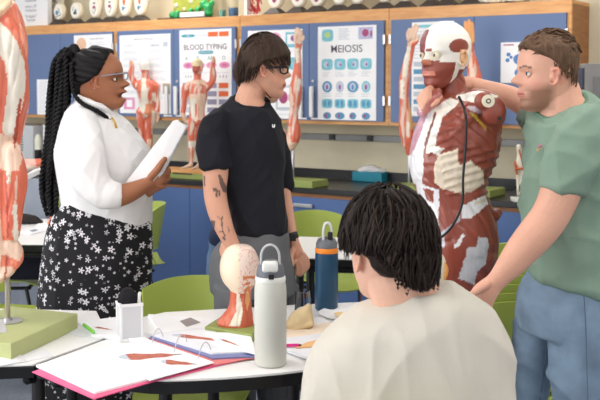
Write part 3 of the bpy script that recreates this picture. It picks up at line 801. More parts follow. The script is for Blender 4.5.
# ---- small figurines on the counter
def figurine(label,view,polys,parts,D,base_px,group='muscle figurines on the counter'):
    t=thing('muscle_figurine',label,'anatomical model',P(base_px[0],base_px[1],D),group)
    bm=B()
    for p in parts: ptube(bm,[(a[0],a[1],D+(a[3] if len(a)>3 else 0),a[2]) for a in p],10)
    me=remesh(bm,.0045,2,.4); grooves(me,(.05,1),45,.003)
    paint(me,SAL,polys,streak=((.1,1),60,.8,TEND),jit=.6)
    mk('muscle_body',me,MMAT,t,True); return t
DF=7.15
def ctr_D(px,py,z=.91): return onz(px,py,z).y
front=[[(197.5,64,5.8,-.01),(197.5,70,5.4,-.02)],[(197.5,72,4.0),(197.5,80,4)],
 [(187,88,5),(198,85,6.5),(206,87,5)],[(198,90,9.5),(198,98,9.5),(197.5,106,8),(197,114,8),(197.5,120,8.5)],
 [(186,88,4.6),(184.5,97,3.6),(184,105,3),(183,113,2.6),(184,118,2),(185.5,122,1.5)],
 [(207,87,4.4),(212,82,3.4),(213,74,3.6),(212,66,2.6),(213.5,61,2.4),(213.5,57,1.2)],
 [(193,120,5.5),(192,128,5.2),(191.5,138,3.8),(191.5,143,3.4),(191.5,150,3.4),(191,158,2.1),(191,164,2.1)],[(191,165,2.2),(186,167,1.6,-.03),(182,168,1.2,-.05)],
 [(203,120,5.5),(202,128,5),(200,138,3.9),(199,143,3.4),(199.5,150,3.6),(199,158,2.2),(199,164,2.1)],[(199,165,2.2),(195,168,1.6,-.04),(192.5,168.5,1.2,-.06)]]
figurine('small front-facing muscle figurine with one arm raised, on a wooden board on the counter','f',[
 ([(190,80),(206,80),(206,98),(203,120),(192,120),(189,98)],TENDP),([(192,84),(198,84),(197,94),(190,94)],SAL),([(200,84),(207,86),(206,94),(199,93)],SAL),
 ([(190,98),(196,98),(196,118),(191,118)],TEND),([(195,104),(199,104),(199,117),(195,117)],SAL),
 ([(192,58),(203,58),(203,66),(192,66)],lin((226,206,160))),([(192,66),(200,66),(198,73),(192,73)],SALD),
 ([(180,113),(188,113),(188,124),(180,124)],TENDP),([(210,55),(216,55),(216,62),(210,62)],SKINM),
 ([(188,141),(203,141),(203,147),(188,147)],TEND),([(190,147),(192,147),(192,164),(190,164)],TENDP),([(180,162),(205,162),(205,171),(180,171)],TENDP)],front,7.0,(195,168))
back=[[(144,64,5.2),(145,70,4.6)],[(145,72,3.6),(145,80,3.8)],
 [(138,86,4.6),(146,84,6.2),(155,87,5)],[(146,90,9.5),(147,98,9),(147,106,7.8),(147,112,9)],
 [(156,87,4.6),(156,96,3.6),(157.5,103,3),(158,112,2.6),(158,118,1.8),(157,122,1.4)],
 [(137,86,4),(133,80,3.2),(131,74,3.2),(132,67,2.4),(131,62,2)],
 [(142,112,6.4),(141.5,122,4.8),(142,133,3.6),(141,144,3.4),(142,152,2.2),(142,164,2),(139,171,2)],
 [(151,112,6.6),(150,122,5.6),(149,133,4),(149,144,3.9),(148.5,152,2.4),(148,164,2),(149,171,2)]]
figurine('small back-facing muscle figurine standing behind the papers on the counter','b',[
 ([(137,56),(152,56),(151,70),(139,70)],lin((236,232,222))),([(142,78),(145,78),(149,104),(152,112),(147,114),(141,104)],TEND),
 ([(137,102),(150,106),(147,118),(142,113)],TEND),([(146,104),(152,103),(154,110),(150,116),(144,114)],lin((224,140,100))),
 ([(152,110),(156,112),(155,136),(151,134)],TEND),([(152,93),(156,93),(156,102),(152,100)],TEND),([(155,112),(161,112),(161,124),(155,124)],TENDP),
 ([(140,139),(144,139),(144,150),(140,150)],TENDP),([(147,139),(152,139),(151,150),(147,150)],TENDP),([(128,58),(134,58),(133,66),(128,66)],SKINM)],back,ctr_D(145,173),(145,172))
# wooden board on a sage block
Dq=7.0
c0=onz(166,178,.935); 
s0,_=onwall(160,175,.16); s1,_=onwall(222,180,.16)
t=thing('display_block','sage block with a wooden board on top under the front-facing figurine','stand',W((s0+s1)/2,0,.91))
bm=B(); wbox(bm,s0,s1,.02,.30,.911,.952,bev=.003); mk('block',bm,BASEG,t)
bm=B(); wbox(bm,s0,s1,.02,.30,.9525,.965,bev=.002); mk('board',bm,OAK,t)
bm=B(); a,_=onwall(173,173,.30); b,_=onwall(192,173,.30); wbox(bm,a,b,.30,.3015,.942,.951); mk('grip_slot',bm,BLACK,t)
# ---- arm models standing on rods
def arm_model(label,pts_list,polys,D,rodpx,yb,blk,fingers):
    t=thing('arm_muscle_model',label,'anatomical model',P(rodpx,yb,D),'upright muscle arm models on the counter')
    bm=B()
    for p in pts_list: ptube(bm,[(a[0],a[1],D+(a[3] if len(a)>3 else 0),a[2]) for a in p],12)
    for p in fingers: ptube(bm,[(a[0],a[1],D-.02,a[2]) for a in p],8)
    me=remesh(bm,.0055,2,.4); grooves(me,(.08,1),34,.004); paint(me,SAL,polys,streak=((.12,1),45,.7,TEND),jit=.6)
    mk('muscle_arm',me,MMAT,t,True)
    bm=B(); a=P(rodpx,pts_list[0][-1][1]-4,D); rod(bm,a,(a.x,a.y,.957),.009); mk('rod',fix(bm),CHROME,t,60)
    s,_=(a-O).dot(E),0; tt=-(a-O).dot(N)
    bm=B(); wbox(bm,s+blk[0],s+blk[1],tt+blk[2],tt+blk[3],.911,.956,bev=.004); mk('base',bm,BASEG,t)
    return t
D1=6.55
arm_model('full muscle arm model with upward fingers on a rod beside the black T-shirt man\'s face',
 [[(297.5,48,3.0),(298,60,3.5),(297,75,5),(296,88,6.5),(295.5,100,6),(294,112,4.6),(293.5,122,5.5),(294.5,134,7),(291,144,6),(285,151,4)],
  [(287,142,4),(281,148,3),(278,152,2)],[(283,131,2.6),(285,139,2.6),(289,146,3)],[(298,36,3.4),(298.5,43,3.8),(298,50,3.2)]],
 [([(292,26),(306,26),(304,44),(294,44)],TENDP),([(295,48),(299,48),(299,62),(296,64)],TEND),([(298,78),(301,80),(299,92),(297,90)],TEND),([(286,125),(290,127),(291,150),(287,150)],TENDP),([(288,88),(291,86),(294,104),(291,106)],TENDP),([(280,141),(300,143),(296,156),(274,156)],TENDP)],
 D1,293,178,(-.10,.20,-.12,.08),[[(296,36,1.6),(296,30,1.4),(297.5,27.5,1.2)],[(298.5,34,1.6),(299,29,1.4)],[(301,36,1.6),(302,31,1.3)],[(303,40,1.4),(304,36,1.2)],[(295.5,42,1.6),(294,36,1.4)]])
D2=6.15
arm_model('full muscle arm model raised beside the face of the big torso model',
 [[(411.5,42,4.2),(410,52,4.2),(407,66,5),(404.5,80,5.6),(404,95,5),(405,108,5.6),(406.5,120,6.4),(408,135,6.5),(409,146,5),(409,153,3.2)],[(403,100,3),(402.5,125,4),(405,145,3.5)]],
 [([(402,20),(424,20),(420,40),(408,44)],TENDP),([(405,46),(411,46),(407,78),(402,76)],TEND),([(408,98),(412,98),(413,130),(409,128)],lin((222,170,110))),([(400,80),(404,80),(404,100),(400,98)],TEND),([(406,122),(410,122),(409,138),(406,136)],TEND)],
 D2,409.3,186,(-.1,.16,-.16,.06),[[(411,38,2),(411,32,1.8),(413.5,27,1.6)],[(414,38,2),(416,31,1.7),(418.5,26,1.3)],[(408.5,40,2),(407.5,34,1.8),(409.5,29,1.5)],[(415,44,2),(418,40,1.6),(419,36,1.4)],[(412,36,1.8),(413,30,1.6),(415.5,24.5,1.3)]])
D3=5.95
arm_model('full muscle arm model with orange fingers standing behind the skull of the torso model',
 [[(469,42,5),(471,52,4.2),(473,66,6),(475,80,7.5),(477,95,7),(479,112,6),(480,130,7),(481,150,7),(481,165,4)]],
 [([(460,16),(478,16),(476,44),(462,44)],lin((226,160,100))),([(466,44),(471,44),(474,78),(470,78)],TENDP)],
 D3,481,190,(-.16,.10,-.14,.10),[[(467,40,2),(465.5,30,1.9),(465,22,1.6)],[(470,40,2),(469.5,30,1.9),(469,20,1.6)],[(473,42,2),(473,32,1.9),(472.5,23,1.6)],[(460,42,1.8),(458,34,1.6),(457,24,1.2)]])
# ---- knee joint model
t=thing('knee_joint_model','white knee joint model with orange ligaments on a white base near the green T-shirt','anatomical model',P(521,196,5.6))
DK=onz(522,196,.93).y
bm=B(); ptube(bm,[(518.5,146,DK,2.3),(519.5,155,DK,2.6),(520,161,DK,4),(519.5,166,DK,5.2)],14); me=remesh(bm,.004,2); mk('upper_bone',me,mat('bone',(0,0,0)),t,True)
bm=B(); ptube(bm,[(522.5,171,DK,5),(523,176,DK,4),(523,186,DK,2.6),(523,195,DK,3)],14); ptube(bm,[(517.5,174,DK,1.8),(518,195,DK,1.3)],8); me=remesh(bm,.004,2); mk('lower_bone',me,mat('bone',(0,0,0)),t,True)
bm=B(); ptube(bm,[(515,162,DK-.03,1.4),(516,168,DK-.03,1.6),(517,174,DK-.02,1.2)],8); ptube(bm,[(519,150,DK-.03,.9),(523.5,164,DK-.03,1.2),(524,169,DK-.03,1)],8); ptube(bm,[(516,169,DK-.035,1.2),(523,168.5,DK-.035,1.2)],8)
mk('ligament',remesh(bm,.003,1),mat('ligament',(196,100,62),.5),t,True)
bm=B(); q=onz(521,198,.93); box(bm,(q.x,q.y,.922),(.10,.1,.022),bev=.003); mk('base',fix(bm),mat('white_plastic',(232,232,226),.4),t)
# ---- tissue box on the counter
q=onz(371,181,.912)
t=thing('tissue_box','teal box with crumpled white tissue on the counter behind the seated student\'s hair','box',(q.x,q.y,.911))
bm=B(); box(bm,(q.x,q.y,.945),(.23,.12,.066),Matrix.Translation((q.x,q.y,0))@Matrix.Rotation(R_(-33),4,'Z')@Matrix.Translation((-q.x,-q.y,0)),bev=.002); mk('box',fix(bm),mat('teal_card',(34,140,165),.5),t)
bm=B(); tube(bm,[(q.x-.07,q.y,.984,.016,.03),(q.x-.02,q.y,.995,.024,.04),(q.x+.03,q.y,.99,.022,.04),(q.x+.09,q.y,.984,.014,.03)],12); me=remesh(bm,.006,1); folds(me,(1,.2),.008,30); mk('tissue',me,PAPER,t,True)
# ---- things on the counter at the far left
DL=7.5
def at_ctr(px,py): v=onz(px,py,.911); return v
s0,_=onwall(10,150,.0); s1,_=onwall(40,150,.0)
t=thing('grey_appliance','pale grey boxy appliance with side vents on the counter left of the braids','appliance',W((s0+s1)/2,-.1,.911))
bm=B(); wbox(bm,s0-.1,s1-.03,-.28,.05,.912,1.24,bev=.01); mk('case',bm,mat('pale_grey_plastic',(196,200,204),.5),t)
bm=B()
a,_=onwall(22,150,.051)
for k in range(8): wbox(bm,a-.012,a+.012,.05,.052,1.03+k*.022,1.041+k*.022)
mk('vent',bm,BLACK,t)
a,_=onwall(38,140,.12); c=W(a,.12,.911)
t=thing('squeeze_bottle','slim white bottle with a dark lower half beside the grey appliance','bottle',c)
bm=B(); lathe(bm,c,[(.028,.001),(.03,.004),(.03,.14)],20); mk('lower_half',fix(bm),BLACK,t,40)
bm=B(); lathe(bm,c,[(.027,.1405),(.027,.23),(.02,.245),(.018,.262),(.004,.264)],20); mk('upper_half',fix(bm),mat('cream_white',(226,226,210),.5),t,40)
a,_=onwall(44,140,-.02); c=W(a,-.02,.911)
bm=B(); wbox(bm,a-.012,a+.012,-.1,-.02,.912,1.25,bev=.002); mk('upright_board',bm,PAPER,label='narrow white panel standing between the bottle and the braids',cat='panel')
# tray with a forearm model, on the far table
t=thing('tilted_tray','white tray propped on a grey box left of the braids','tray',P(36,178,6.3))
Dt=6.25
bm=B(); vs=[P(18,180,Dt),P(45,167,Dt+.1),P(45,171,Dt+.1),P(18,185,Dt)]
f=[bm.verts.new(v) for v in vs]; g=[bm.verts.new(v+Vector((0,.3,.03))) for v in vs]; face(bm,f);face(bm,g[::-1])
for i in range(4): face(bm,[f[i],f[(i+1)%4],g[(i+1)%4],g[i]])
mk('tray',fix(bm),PAPER,t)
q=P(36,210,6.35)
bm=B(); a=P(17,187,Dt); b=P(45,174,Dt); box(bm,((a.x+b.x)/2,Dt+.17,.5*(b.z-.03)),(b.x-a.x,.3,b.z-.035),bev=.004); mk('support_box',fix(bm),mat('blue_grey_box',(150,158,172),.6),t)
bm=B(); ptube(bm,[(16,168,Dt,8),(28,165,Dt,6.5),(37,163.5,Dt,5),(43,162,Dt,4)],14); 
me=remesh(bm,.006,2); paint(me,lin((232,176,164)),[([(34,150),(48,150),(48,168),(36,166)],SAL)],streak=((1,.1),50,.8,TEND))
t=thing('forearm_model','pink forearm muscle model lying in the white tray','anatomical model',P(30,168,Dt)); mk('muscle_forearm',me,MMAT,t,True)
# ================================================================== THE BIG TORSO MODEL
DT=3.12
t=thing('torso_muscle_model','life-size torso muscle model with half-skull face standing on the table','anatomical model',P(458,342,DT))
bm=B()
rows(bm,[(94,438,470,DT,.05),(100,432,484,DT,.075),(107,426,494,DT,.095),(118,420,500,DT,.115),(132,414,501,DT,.13),(150,410,499,DT,.135),(165,409,494,DT,.135),(178,411,488,DT,.125),(190,416,486,DT,.12),(205,419,491,DT,.125),(220,421,496,DT,.135),(240,421,498,DT,.14),(262,418,496,DT,.13),(280,414,490,DT,.12),(300,410,484,DT,.11),(322,412,480,DT,.10),(336,414,478,DT,.10)],ex=2.3)
ptube(bm,[(452,80,DT,13,15),(453,92,DT,15,16),(455,104,DT,20,20)],20)
ptube(bm,[(474,100,DT-.05,12),(490,103,DT-.04,11),(497,118,DT-.02,9)],16)     # cut shoulder
ptube(bm,[(489,110,DT-.02,9),(494,130,DT,7),(490,150,DT,6)],12)
ptube(bm,[(438,92,DT-.08,5),(430,100,DT-.08,7),(424,112,DT-.06,8)],12)
ptube(bm,[(476,108,DT-.1,8),(462,124,DT-.105,9),(448,140,DT-.11,6)],12)        # chest muscle
ptube(bm,[(497,214,DT-.03,6),(480,222,DT-.08,8),(462,236,DT-.11,7)],12)
ptube(bm,[(480,225,DT-.06,14),(468,255,DT-.07,13),(456,285,DT-.07,13),(448,320,DT-.05,14)],16)
me=remesh(bm,.0045,3)
co=coords(me); nn=normals(me); x,y=proj(co)
# rib and muscle relief
ribl=((y-(x-440)*-.28)/8.2)
zone=(inpoly(x,y,[(440,150),(470,145),(500,150),(496,196),(446,196)])).astype(float)
disp=np.cos(ribl*2*PI)*.0035*zone
zone2=inpoly(x,y,[(440,100),(458,96),(452,150),(428,158),(428,140)]).astype(float)
disp+=np.cos((y+(x-430)*.35)/9*2*PI)*.003*zone2
setco(me,co+nn*disp[:,None])
grooves(me,(-.75,.65),22,.0045,2)
PX=lambda zx,zy,ox,oy,k: (ox+zx/k,oy+zy/k)
def Z2(l): return [(390+a/5,100+b/5) for a,b in l]
def Z3(l): return [(405+a/5,180+b/5) for a,b in l]
def Z4(l): return [(420+a/5,235+b/5) for a,b in l]
polys=[
 (Z2([(80,60),(180,20),(190,60),(160,200),(110,290),(80,260),(90,150)]),VIOL),
 (Z2([(130,20),(215,-20),(240,40),(190,170),(165,260),(170,420),(90,420),(95,280),(120,250),(160,150),(190,60),(150,60)]),WHT),
 (Z2([(215,15),(300,-10),(345,5),(330,30),(260,90),(240,160),(225,230),(275,240),(240,275),(180,270),(180,170),(205,80)]),BONE),
 (Z2([(225,55),(232,62),(180,240),(168,230)]),MUSD),
 (Z2([(255,130),(300,55),(390,30),(375,90),(300,220),(230,225),(235,170)]),MUS),
 (Z2([(170,290),(205,262),(240,275),(225,330),(225,420),(160,420)]),MUS),
 (Z2([(240,275),(340,245),(340,300),(362,320),(400,300),(430,330),(470,350),(470,420),(225,420),(220,340)]),RIB),
 (Z2([(345,245),(440,220),(500,250),(475,370),(455,345),(435,320),(425,290),(385,310),(355,325),(335,290)]),MUS),
 (Z2([(400,60),(430,75),(455,110),(475,130),(480,150),(450,120),(410,80)]),lin((222,190,60))),
 (Z2([(380,30),(420,30),(500,75),(490,85),(440,65),(400,50)]),lin((206,190,200))),
 (Z3([(45,-30),(90,-10),(100,30),(140,40),(170,50),(170,230),(160,290),(60,290),(60,50)]),WHT),
 (Z3([(90,-20),(145,-20),(145,35),(88,22)]),MUS),(Z3([(88,40),(145,52),(140,120),(110,100)]),MUS),
 (Z3([(175,40),(300,70),(280,160),(230,220),(180,270),(165,200)]),MUS),
 (Z3([(150,-20),(385,-30),(380,30),(330,60),(280,70),(190,45),(150,20)]),RIB),
 (Z3([(280,130),(400,75),(415,120),(330,190),(285,195)]),WHT),
 (Z3([(345,110),(400,90),(405,105),(350,130)]),lin((214,204,184))),
 (Z3([(270,150),(280,165),(275,200),(200,275),(180,285),(175,265),(240,215)]),lin((176,176,186))),
 (Z3([(170,290),(195,280),(200,330),(180,350),(160,320)]),lin((200,196,206))),
 (Z3([(245,330),(290,265),(295,280),(270,330),(250,345)]),WHT),
 (Z4([(290,20),(340,15),(345,60),(325,150),(290,180),(270,250),(190,215),(240,75),(280,60)]),lin((206,208,214))),
 (Z3([(370,285),(410,290),(420,330),(370,420),(300,420),(310,340),(360,330)]),lin((206,208,214))),
 ([(420,104),(440,92),(446,100),(432,110),(424,118)],lin((206,130,126))),
 ([(455,96),(478,90),(500,96),(486,104),(464,101)],BONE),
]
paint(me,MUS,polys,streak=((-.75,.65),40,.55,lin((166,86,66))),jit=.8)
mk('muscle_torso',me,MMAT,t,True)
# shoulder plate with the joint disc
bm=B(); c=P(494,111,DT-.14); ball(bm,c,(.037,.02,.042),24); ball(bm,P(484,101,DT-.145),(.03,.018,.028),20)
me=remesh(bm,.004,2); paint(me,MUS,[],None,0); mk('shoulder_plate',me,MMAT,t,True)
bm=B(); c=P(488,101,DT-.167); Mx=Matrix.Translation(c)@Matrix.Rotation(PI/2,4,'X')
def disc(bm,c,r,th,mi=0,n=24):
    a=[bm.verts.new(c+Vector((r*math.cos(2*PI*i/n),0,r*math.sin(2*PI*i/n)))) for i in range(n)]; b=[bm.verts.new(v.co+Vector((0,-th,0))) for v in a]
    face(bm,a,mi);face(bm,b[::-1],mi)
    for i in range(n): face(bm,[a[i],b[i],b[(i+1)%n],a[(i+1)%n]],mi)
disc(bm,c,.019,.006); disc(bm,c+Vector((0,-.0062,0)),.0075,.002,1); disc(bm,c+Vector((0,-.0085,0)),.004,.003); disc(bm,P(499.5,118.5,DT-.162),.0055,.004,1)
mk('joint_disc',fix(bm),[CREAM,BLACK],t)
# black tube down the side
bm=B(); pts=[(459,97),(464,108),(466,120),(466,140),(464.5,160),(463,180),(463,196),(461,208),(457,218),(451,228),(444,235),(438,240)]
ptube(bm,[(a,b,DT-(.125 if b<110 else .15),1.3) for a,b in pts],10,k=4); mk('black_cord',fix(bm),BLACK,t,True)
# head
def eyeball(bm,c,r,fw,k):
    ball(bm,c,r,24,0,ringn=18)
    for f in bm.faces:
        d=(f.calc_center_median()-c)
        if d.length<r*1.2 and d.normalized().dot(fw)>k: f.material_index=1
def headsurf(bm,org,fw,up,S,nz=72,na=96,grow=None,opts={}):
    """radial head surface. org = chin level on the ear axis"""
    fw=Vector(fw).normalized(); up=Vector(up); up=(up-fw*up.dot(fw)).normalized(); lf=up.cross(fw)
    tz=np.array([0,.03,.06,.10,.17,.22,.27,.33,.38,.44,.50,.56,.65,.75,.85,.93,.975,1.0])
    fz=np.array([.22,.33,.365,.382,.358,.385,.392,.372,.36,.352,.355,.385,.392,.372,.315,.225,.13,.0])
    bt=np.array([0,.05,.1,.15,.2,.25,.3,.4,.5,.6,.7,.8,.9,.96,1.0]); bz=np.array([.16,.10,.05,0,-.07,-.2,-.33,-.42,-.46,-.475,-.465,-.41,-.29,-.17,0])
    wt=np.array([0,.05,.1,.2,.3,.4,.5,.6,.7,.8,.9,.96,1]); wz=np.array([.05,.13,.175,.235,.28,.305,.32,.33,.33,.30,.22,.13,0])
    rings=[]
    for i in range(1,nz):
        z=.5-.5*math.cos(PI*(i/nz)) if False else i/nz
        z=min(max(z,.004),.997)
        f=np.interp(z,tz,fz); b=np.interp(z,bt,bz); w=np.interp(z,wt,wz)
        if b<0: b*=opts.get('bk',1)
        cx=-.03 if z>.25 else -.03+(.25-z)*.9
        cx=min(cx,f-.02); b=min(b,cx-.02); rg=[]
        for j in range(na):
            th=2*PI*j/na; c,s=math.cos(th),math.sin(th)
            ex=2.3 if c>0 else 2.1
            L=(f-cx) if c>0 else (cx-b)
            x=cx+math.copysign(abs(c)**(2/ex),c)*L; y=math.copysign(abs(s)**(2/ex),s)*w
            if c>0:
                # nose
                g=np.interp(z,[.33,.355,.375,.405,.43,.47,.51,.56,.61],[0,.04,.105,.145,.13,.085,.045,.012,0])*opts.get('nose',1)
                wn=np.interp(z,[.36,.40,.45,.55],[.08,.068,.048,.042])
                x+=g*math.exp(-(y/wn)**2)
                # eye sockets, brow, cheeks, lips
                for sy in (-1,1): x-=.04*math.exp(-(((y-sy*.135)/.065)**2+((z-.495)/.042)**2))
                x+=.018*math.exp(-((z-.565)/.025)**2)*math.exp(-(y/.2)**2)
                if opts.get('mouth',0)==0:
                    x+=.022*(math.exp(-((z-.262)/.016)**2)+math.exp(-((z-.218)/.018)**2))*math.exp(-(y/.11)**2)-.02*math.exp(-((z-.242)/.008)**2)*math.exp(-(y/.12)**2)
                else:
                    x+=.066*(math.exp(-((z-.295)/.032)**2)+math.exp(-((z-.165)/.038)**2))*math.exp(-(y/.10)**2)-.12*math.exp(-((z-.232)/.028)**2)*math.exp(-(y/.10)**2)
                x+=opts.get('chin',.0)*math.exp(-((z-.07)/.05)**2)*math.exp(-(y/.12)**2)
                x+=opts.get('cheek',0)*math.exp(-((z-.36)/.07)**2)*math.exp(-((abs(y)-.18)/.08)**2)
            rg.append((x,y,z))
        rings.append(rg)
    out=[]
    for rg in rings:
        o=[]
        for (x,y,z) in rg:
            if grow: 
                g=grow(x,y,z); n=Vector((x+.03,y,(z-.55) if z>.5 else 0)); n=n.normalized() if n.length>0 else n
                x+=n.x*g;y+=n.y*g;z+=n.z*g
            o.append(Vector(org)+fw*(x*S*opts.get('sx',1))+lf*(y*S)+up*(z*S))
        out.append(o)
    skin_rings(bm,out)
    return fw,lf,up
def ear(bm,org,fw,lf,up,S,side,x=-.01,z=.45,k=1):
    c=Vector(org)+fw*(x*S)+up*(z*S)+lf*(side*.325*S)
    a=fw*-1; pts=[]
    for i in range(11):
        th=-.9+ (PI*1.55)*i/10
        p=c+ (a*(math.sin(th+.5)*.055)+up*(math.cos(th+.1)*.095))*S*k+lf*(side*.035*S*(.5+.5*math.sin(th)))
        pts.append((p.x,p.y,p.z,.014*S*k))
    tube(bm,pts,8,k=2)
    q=c+lf*side*.008*S; M=Matrix(((a.x,lf.x,up.x),(a.y,lf.y,up.y),(a.z,lf.z,up.z)))
    ball(bm,q,(.032*S*k,.012*S,.060*S*k),12,M=M.to_4x4())
    ball(bm,c+up*(-.085*S*k)+fw*.008*S+lf*side*.01*S,(.018*S,.014*S,.02*S),8)
def hcoords(co,org,fw,lf,up,S,sx=1):
    d=co-np.array(org); return d@np.array(fw)/S/sx,d@np.array(lf)/S,d@np.array(up)/S
S=.216; ho=P(446,90,DT-.01); hf=Vector((-.80,-.6,-.02)); hu=Vector((.02,.0,1))
bm=B(); fw,lf,up=headsurf(bm,ho,hf,hu,S,opts=dict(bk=.78)); ear(bm,ho,fw,lf,up,S,1,x=.0,k=1.05)
me=remesh(bm,.003,1,.4); co=coords(me); hx,hy,hz=hcoords(co,ho,fw,lf,up,S)
c=np.tile(np.array(BONE),(len(co),1)); c[:]=BONE
face_=(hx>.02)
c[(hz<.40)&(hx>.10)]=MUS
c[(hz<.42)&(hx>.30)]=MUS
c[(hy<-.02)&(hx>0)&(hz<.86)]=lin((132,62,66))
c[(hx>-.2)&(hx<.3)&(hz>.54)&(hz<.74)&(hy>0)&((hx-.05)**2/.030+(hz-.62)**2/.011<1)]=MUS
c[(hx>.02)&(hx<.10)&(hz<.44)&(hy>0)]=BONE                       # jaw bone
c[(hz>.55)&(hz<.59)&(hx>.28)&(hy>0)&(hy<.1)]=MUS
c[(hz<.44)&(hz>.36)&(hx>.38)]=lin((196,120,90))
c[(np.abs(hz-.24)<.035)&(hx>.34)&(np.abs(hy)<.13)]=lin((206,130,108))
er=(hx<.045)&(hx>-.09)&(np.abs(hz-.45)<.12)&(hy>.30); c[er]=lin((222,172,128))
c[(hz<.30)&(hx<.02)]=MUS
c[(hx<-.1)&(hz<.33)]=MUS
setcol(me,c); h=mk('head',me,vmat('skull_paint',.4,coat=.2,bscale=30,var=.03),t,True)
bm=B()
for sy in (1,-1):
    ec=ho+fw*(.325*S)+lf*(sy*.135*S)+up*(.497*S); eyeball(bm,ec,.05*S,fw,.88)
mk('eye',fix(bm),[mat('eye_white',(236,226,196),.25,var=0),mat('iris_brown',(70,50,40),.3)],t,True)
bm=B(); ec=ho+fw*(.365*S)+lf*(.135*S)+up*(.497*S); 
pts=[]; 
for i in range(17):
    th=2*PI*i/16; p=ec+(lf*.9+fw*-.35)*math.cos(th)*.062*S+up*math.sin(th)*.058*S; pts.append((p.x,p.y,p.z,.008*S))
tube(bm,pts,8,k=1); mk('eye_ring',fix(bm),MATS['bone'],t,True)
# display plinth under it
bm=B(); q=P(448,342,DT); box(bm,(q.x,q.y,TZ+.0125),(.30,.24,.023),bev=.004); mk('base',fix(bm),BLACK,t)
# model part with an orange rim beside the student's neck
t=thing('organ_model','cream organ model with an orange rim beside the seated student\'s neck','anatomical model',P(438,285,2.9))
bm=B(); a_=P(431,300,2.9); rod(bm,a_,(a_.x,a_.y,TZ+.013),.006); mk('rod',fix(bm),CHROME,t,60)
bm=B(); lathe(bm,(a_.x,a_.y,TZ+.0005),[(.05,0),(.05,.009),(.046,.012)],28); mk('base',fix(bm),BLACK,t,40)
bm=B(); ptube(bm,[(434,250,2.9,4),(438,262,2.9,8),(437,276,2.9,8),(434,292,2.9,9),(431,302,2.9,6)],16); me=remesh(bm,.004,3); mk('organ',me,CREAM,t,True)
bm=B(); ptube(bm,[(443,263,2.89,2.5),(446,270,2.89,2.6),(443.5,279,2.89,2.4),(438,284,2.89,2)],10); mk('rim',fix(bm),mat('orange_plastic',(238,170,90),.4),t,True)
# ================================================================== THINGS ON THE NEAR TABLE
def flat(name,px,z,th,m,label=None,cat=None,group=None,parent=None,bev=0):
    pts=[onz(a,b,z+th) for a,b in px]; bm=B(); prism(bm,[(p.x,p.y) for p in pts],z,z+th,bev=bev)
    return mk(name,fix(bm),m,parent,label=label,cat=cat,group=group)
class Page:
    """sheet of paper lying flat, four picture corners; marks are part of the sheet's own mesh"""
    def __init__(s,q,z,th=.0012,m=PAPER):
        s.c=[onz(a,b,z+th) for a,b in q]; s.z=z; s.th=th; s.bm=B(); prism(s.bm,[(p.x,p.y) for p in s.c],z,z+th); s.mats=[m]
    def pt(s,u,v,l=.0004):
        a,b,c,d=s.c; q=(a*(1-u)+b*u)*(1-v)+(d*(1-u)+c*u)*v; return Vector((q.x,q.y,s.z+s.th+l))
    def poly(s,pts,m,l=.0004):
        if m not in s.mats: s.mats.append(m)
        face(s.bm,[s.bm.verts.new(s.pt(u,v,l)) for u,v in pts],s.mats.index(m))
    def lines(s,u0,v0,u1,v1,n,m,h=.008):
        for i in range(n):
            v=v0+(v1-v0)*i/max(1,n-1); k=u0+(u1-u0)*random.uniform(.6,1); s.poly([(u0,v),(k,v),(k,v+h),(u0,v+h)],m)
    def done(s,name,**k): 
        bmesh.ops.recalc_face_normals(s.bm,faces=[f for f in s.bm.faces if f.material_index==0]); return mk(name,s.bm,s.mats,**k)
PINKF=mat('pink_folder',(238,92,140),.45,var=.03); PINKL=mat('coral_card',(232,130,130),.5)
# pink folder, in front
t=thing('pink_folder','bright pink folder overhanging the near table edge, full of loose pages','folder',onz(95,375,TZ))
flat('cover',[(32,371.5),(94,398.5),(152,381.5),(235,361),(178,342),(90,352)],TZ+.001,.003,PINKF,parent=t,bev=.001)
p=Page([(36,365),(95,392),(150,378),(92,349)],TZ+.0045,.006,PAPER); p.lines(.1,.1,.8,.9,9,GREYP,.006); p.done('loose_sheet',parent=None,label='plain white page stack on top of the pink folder nearest the viewer',cat='paper')
p=Page([(95,352),(150,380),(214,362),(148,339)],TZ+.0110,.003,PAPER)
def muscle_fig(p,u0,v0,u1,v1,w,n=7):
    a=Vector((u0,v0,0));b=Vector((u1,v1,0)); d=(b-a).normalized(); nn=Vector((-d.y,d.x,0)); L=[];R2=[]
    for i in range(n+1):
        k=i/n; q=a+(b-a)*k; ww=w*(math.sin(PI*min(1,k*1.1+.05))**.7+.12)*(1+.3*math.sin(k*9))
        L.append((q+nn*ww)[:2]); R2.append((q-nn*ww)[:2])
    p.poly(L+R2[::-1],REDI,.0006)
    p.poly([L[0],L[1],R2[1],R2[0]],GREYP,.0008); p.poly([L[-2],L[-1],R2[-1],R2[-2]],mat('grey_tendon',(150,140,140),.6),.0008)
muscle_fig(p,.30,.15,.62,.90,.09); muscle_fig(p,.66,.50,.95,.78,.07); p.lines(.1,.1,.3,.6,5,GREYP,.006)
p.done('muscle_diagram_page',label='open binder page with two red muscle drawings lying on the pink folder',cat='paper')
